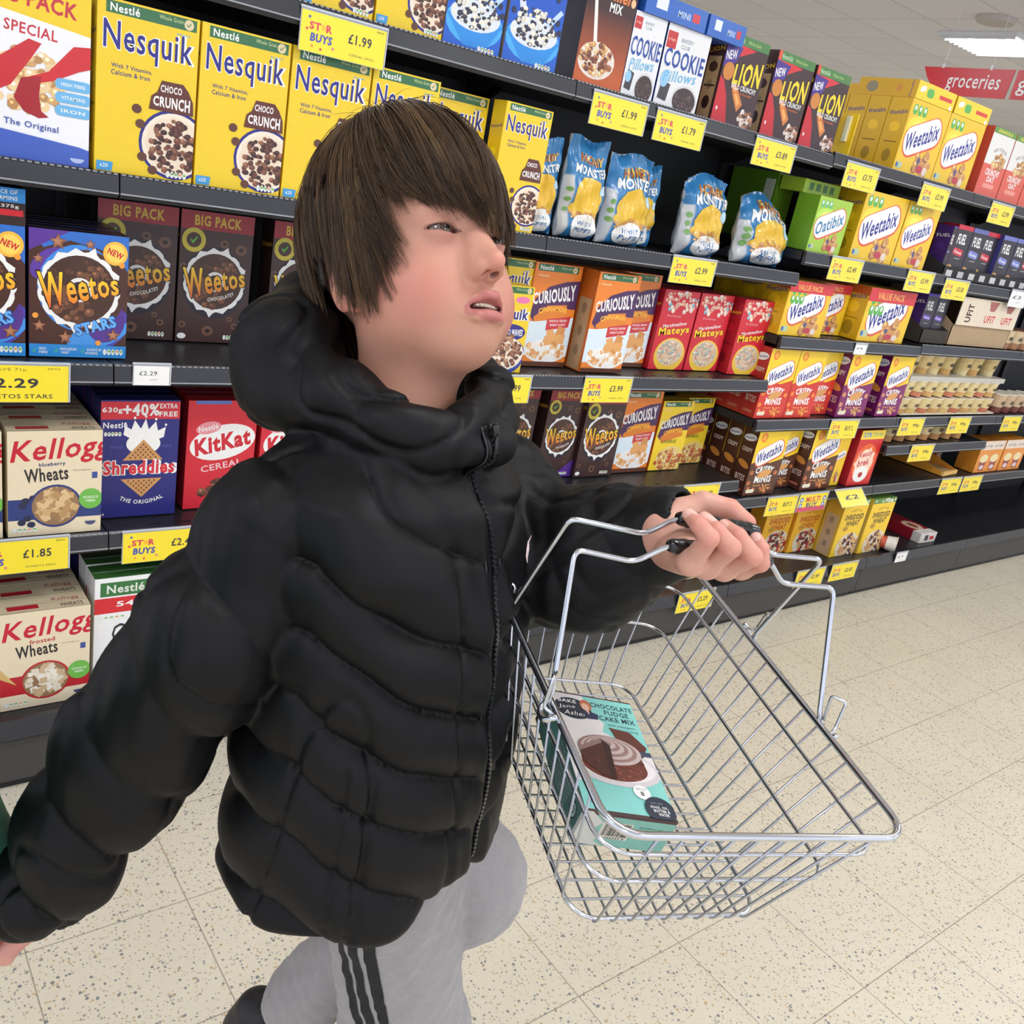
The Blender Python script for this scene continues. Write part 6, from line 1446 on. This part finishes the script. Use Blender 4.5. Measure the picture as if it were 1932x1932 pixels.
# eyebrows
for sx in (-1, 1):
    for i in range(90):
        u = i / 89; x = sx * (.013 + .030 * u); z = .0135 + .0045 * math.sin(u * 2.4) + rg.normal(0, .0011); y = .0835 - 14 * max(0, abs(x) - .012) ** 2
        dirv = nrm(A_(sx * 1., -.15 - .5 * u, .55 - .8 * u)); b = A_(x, y - .0005, z); strand(fromH(np.array([b, b + dirv * .003 + A_(0, .0008, 0), b + dirv * .0062])), .00020, np.array(lin((62, 44, 32))))
    for i in range(16):   # lashes
        u = (i / 16) * 2 - 1; x = sx * (.030 + .0135 * u); z = .0031 * (1 - u * u) ** .8 + .0006; b = A_(x, .0690 + math.sqrt(max(1e-8, .0134 ** 2 - (x - sx * .03) ** 2 - z * z)) * .98, z)
        strand(fromH(np.array([b, b + A_(sx * .001 * u, .0018, -.0004), b + A_(sx * .0022 * u, .0034, .0004)])), .00016, np.array(lin((30, 20, 18))))
VV = np.concatenate(V_); FFh = np.concatenate(F_); CCh = np.concatenate(C_)
HO_ = build('hair', VV, FFh, HAIR, BOY, cols=CCh, smooth=True)
# close-cropped under layer so that no scalp shows between the locks
def cap_sdf(P):
    q = toH(P); v = q - HC_; az = np.arctan2(-v[:, 0], v[:, 1]); fr = np.clip(np.cos(az), 0, 1); bk = np.clip(-np.cos(az), 0, 1); over = np.maximum(-v[:, 2], 0)
    k = 1 - over / .1 * (.02 + .26 * bk * np.clip(over / .06, 0, 1)) + .03 * fr ** 2 * np.clip(over / .03, 0, 1)
    rho = np.sqrt((v[:, 0] / (k * (HRAD[0] + .0035))) ** 2 + (v[:, 1] / (k * (HRAD[1] + .0035))) ** 2 + (np.maximum(v[:, 2], 0) / (.113 + .0035)) ** 2); d = (rho - 1) * .08
    ez = .04 - (end_pol(az) - math.pi / 2) * .094 + .034 + .006 * np.sin(az * 23); ez = np.maximum(ez + .022 * (fr > .45), -.012); d = smax(d, ez - q[:, 2], .002)
    return smax(d, -(rho - .93) * .08, .001)
cP, cF = surface_nets(cap_sdf, HO - .14, HO + .15, .0028)
build('scalp_hair', cP, cF, mat('under_hair', (44, 34, 26), rough=.6, var=.3, vscale=300, bump=.6, bscale=500), HO_, smooth=True)

# ------------------------------------------------------------------ wire shopping basket
BX = np.array([[0.94355, -0.31482, -0.10298], [0.32579, 0.93820, 0.11698], [0.05979, -0.14392, 0.98778]])
def ortho(M):
    x = nrm(M[0]); y = nrm(M[1] - x * (x @ M[1])); return np.array([x, y, np.cross(x, y)])
BX = ortho(BX); BO = A_(.6503, .4925, 1.0785)
BK_ = empty('wire_basket'); tag(BK_, 'chrome wire shopping basket with black grips, held up by the child', 'basket')
M4 = Matrix.Identity(4)
for i in range(3):
    for j in range(3): M4[i][j] = BX[j][i]
    M4[i][3] = BO[i]
BK_.matrix_world = M4
Wd, Ld, Hd, TW, TL = .2926, .4332, .1571, .32, .2336
def loop_pts(a, rc=.028, n=5):
    w, l, z = Wd / 2 * (1 - a * TW), Ld / 2 * (1 - a * TL), -a * Hd; P = []
    for cx, cy, a0 in ((w - rc, l - rc, 0), (-w + rc, l - rc, 90), (-w + rc, -l + rc, 180), (w - rc, -l + rc, 270)):
        for i in range(n + 1): t = math.radians(a0 + 90 * i / n); P.append((cx + rc * math.cos(t), cy + rc * math.sin(t), z))
    return P
mb = MB(); mb.tube(loop_pts(0), .0034, 10, closed=True)
# second rim wire bent up into the hinge eyes
mb.build('rim', CHROME, BK_, smooth=True)
for a, r in ((.1957, .0019), (.5071, .0019), (1.0, .0021)):
    mb = MB(); mb.tube(loop_pts(a, .026 if a < 1 else .024), r, 8, closed=True); mb.build('hoop', CHROME, BK_, smooth=True)
def ubar(pts, r=.00125): mb = MB(); mb.tube(fillet(pts, .012, 4), r, 6); return mb
side = MB(); wb, lb = Wd / 2 * (1 - TW), Ld / 2 * (1 - TL)
n1 = 10
for i in range(n1):
    f = (i + .5) / n1 * 2 - 1; xt, xb = f * (Wd / 2 - .028) , f * (wb - .012)
    side.tube(fillet([(xt, -Ld / 2 - .001, .001), (xb, -lb - .003, -Hd - .004), (xb, lb + .003, -Hd - .004), (xt, Ld / 2 + .001, .001)], .010, 4), .0013, 6)
side.build('lengthwise_wires', CHROME2, BK_, smooth=True)
side = MB(); n2 = 15
for i in range(n2):
    f = (i + .5) / n2 * 2 - 1; yt, yb = f * (Ld / 2 - .030), f * (lb - .012)
    side.tube(fillet([(-Wd / 2 - .001, yt, .001), (-wb - .003, yb, -Hd - .0025), (wb + .003, yb, -Hd - .0025), (Wd / 2 + .001, yt, .001)], .010, 4), .0013, 6)
side.build('crosswise_wires', CHROME2, BK_, smooth=True)
def handle(hy, yy, zt, w, gx0, gx1, sgn):
    """folding handle: eye round the rim, upright, sloping shoulder, step up to the grip"""
    P = []
    for sx in (-1, 1):
        q = [(sx * (Wd / 2 + .004), hy + sgn * .026, .004), (sx * (Wd / 2 + .012), hy + sgn * .020, -.006), (sx * (Wd / 2 + .010), hy + sgn * .004, -.008), (sx * (Wd / 2 + .001), hy, .006), (sx * w, yy, zt)]
        g = (gx0 if sx < 0 else gx1); q += [(sx * abs(g + sx * .027), yy, zt - .004), (g, yy, zt + .018)]; P.append(q)
    path = P[0] + P[1][::-1]
    h = MB(); h.tube(fillet(path, .010, 5), .0026, 10); o = h.build('handle', CHROME, BK_, smooth=True)
    # moulded grip with finger ribs
    g = MB(); n = 34; pts = []; rr = []
    for i in range(n + 1):
        t = i / n; x = gx0 - .001 + (gx1 - gx0 + .002) * t; pts.append((x, yy, zt + .018)); rr.append(.0080 * (1 - .35 * abs(2 * t - 1) ** 8) + .0003 * math.sin(t * 60))
    g.tube(pts, rr, 14); g.build('grip', RUBBER, o, smooth=True)
    for sx in (-1, 1):   # stop loop beside each hinge
        s = MB(); x = sx * (Wd / 2 + .0045); s.tube(fillet([(x, hy + sgn * .004, .004), (x, hy - sgn * .002, .030), (x + sx * .008, hy + sgn * .010, .032), (x + sx * .008, hy + sgn * .014, .004), (x, hy + sgn * .020, .001)], .003, 3), .0017, 6); s.build('hinge_eye', CHROME, o, smooth=True)
handle(-.069, -.008, .117, .145, -.056, .056, -1)
handle(.061, .022, .131, .144, -.038, .052, 1)

# ------------------------------------------------------------------ cake mix carton in the basket
W_, H_, D_ = .0979, .1686, .0421
a = k_cake(100 * H_ / W_); mb = MB(); TEAL = (126, 190, 178); MAR = (70, 38, 40)
mb.box(0, W_, 0, H_, 0, D_, (120, 170, 158))
lay(mb, a, lambda u, v, o: (u * W_, v * H_, D_ + o + 3e-5), step=2e-5)
e = Art(100 * D_ / W_, (122, 178, 162)); H = e.H; e.rect(0, H - 4, 100, H, MAR); e.poly([(0, 0), (34, 0), (22, 6), (30, 14), (14, 20), (24, 30), (8, H), (0, H)], (196, 196, 186))
e.rect(24, 10, 56, 32, (214, 208, 190)); rgc = random.Random(3); x = 26.
while x < 54: wv = rgc.choice((.5, .8, 1.3)); e.rect(x, 14, x + wv, 31, (40, 44, 46)); x += wv + rgc.choice((.5, .8, 1.1))
e.text('5 056339 8', 40, 11.8, 26, 2.4, (40, 44, 46)); [e.text(t, 76, 30 - 3.4 * i, 26, 2, (34, 80, 80), .01) for i, t in enumerate(('best before end:', 'see top of pack', 'store in a cool dry place', 'recycle with card'))]
lay(mb, e, lambda u, v, o: (u * W_, -o - 3e-5, v * D_), step=2e-5)
s = Art(100 * D_ / H_, (86, 136, 124)); H = s.H; s.poly([(0, 0), (60, 0), (64, H * .3), (70, H * .5), (58, H * .7), (72, H), (0, H)], (70, 104, 98)); s.rect(97, 0, 100, H, MAR); s.rect(0, 0, 3, H, (196, 196, 190)); s.ell(12, H * .5, 5, 5, (34, 44, 50)); s.ell(12, H * .5, 4, 4, (150, 180, 172)); s.text('C', 12, H * .5, 4, 5, (34, 44, 50), .03)
for i in range(7): s.text('ingredients sugar wheat flour cocoa', 40, H * (.85 - i * .11), 36, 1.8, (190, 206, 198), 0)
lay(mb, s, lambda u, v, o: (-o - 3e-5, u * H_, v * D_), step=2e-5)
CB = mb.build('cake_mix_box', PRINT); tag(CB, 'teal chocolate fudge cake mix box lying in the wire basket', 'cake mix box')
def rod(w):
    th = np.linalg.norm(w) + 1e-12; k = w / th; K = np.array([[0, -k[2], k[1]], [k[2], 0, -k[0]], [-k[1], k[0], 0]]); return np.eye(3) + math.sin(th) * K + (1 - math.cos(th)) * K @ K
RR = rod(A_(-.0225, -.0271, .1044)) @ BX; T0 = A_(-.0774, -.0879, -.1500) @ BX + BO
M5 = Matrix.Identity(4)
for i in range(3):
    for j in range(3): M5[i][j] = RR[j][i]
    M5[i][3] = T0[i]
CB.matrix_world = M5

# ------------------------------------------------------------------ adult whose hand the child holds, mostly out of frame
AD = empty('person'); tag(AD, 'adult arm in green sleeve at the left edge, hand joined with the child', 'person')
sh, el, wr = A_(-.06, .40, 1.32), px(-150, 1560, .86), px(-8, 1640, .915)
def slv(P): return chain_(P, [sh, el, wr], (.075, .060, .043), k=.03) - .003 * hashn(P, 40, 31)
v, f = surface_nets(lambda P: smax(slv(P), -cap_(P, px(-20, 1680, .92), px(20, 1760, .93), .034, .034), .004), (-.30, .25, .60), (.20, .85, 1.45), .006)
def ah(P):
    d = cap_(P, sh, el, .035, .032); d = smin(d, cap_(P, el, wr, .032, .024), .02); h0 = px(-12, 1700, .935); d = smin(d, cap_(P, wr, h0, .026, .030), .01)
    for k in range(4): d = smin(d, chain_(P, [h0, px(0 + 3 * k, 1758 + 11 * k, .955 - .004 * k), px(26 - 5 * k, 1778 + 10 * k, .945 - .004 * k)], (.014, .0095, .008), k=.002), .004)
    return smin(d, chain_(P, [h0, px(-30, 1740, .90), px(-20, 1780, .885)], (.014, .012, .010), k=.002), .005)
v2, f2 = surface_nets(ah, (-.30, .25, .60), (.22, .90, 1.45), .0032)
build('body', v2, f2, SKIN, AD, cols=skin_col(v2, []), smooth=True)
build('sweatshirt_sleeve', v, f, GREEN, AD, smooth=True)
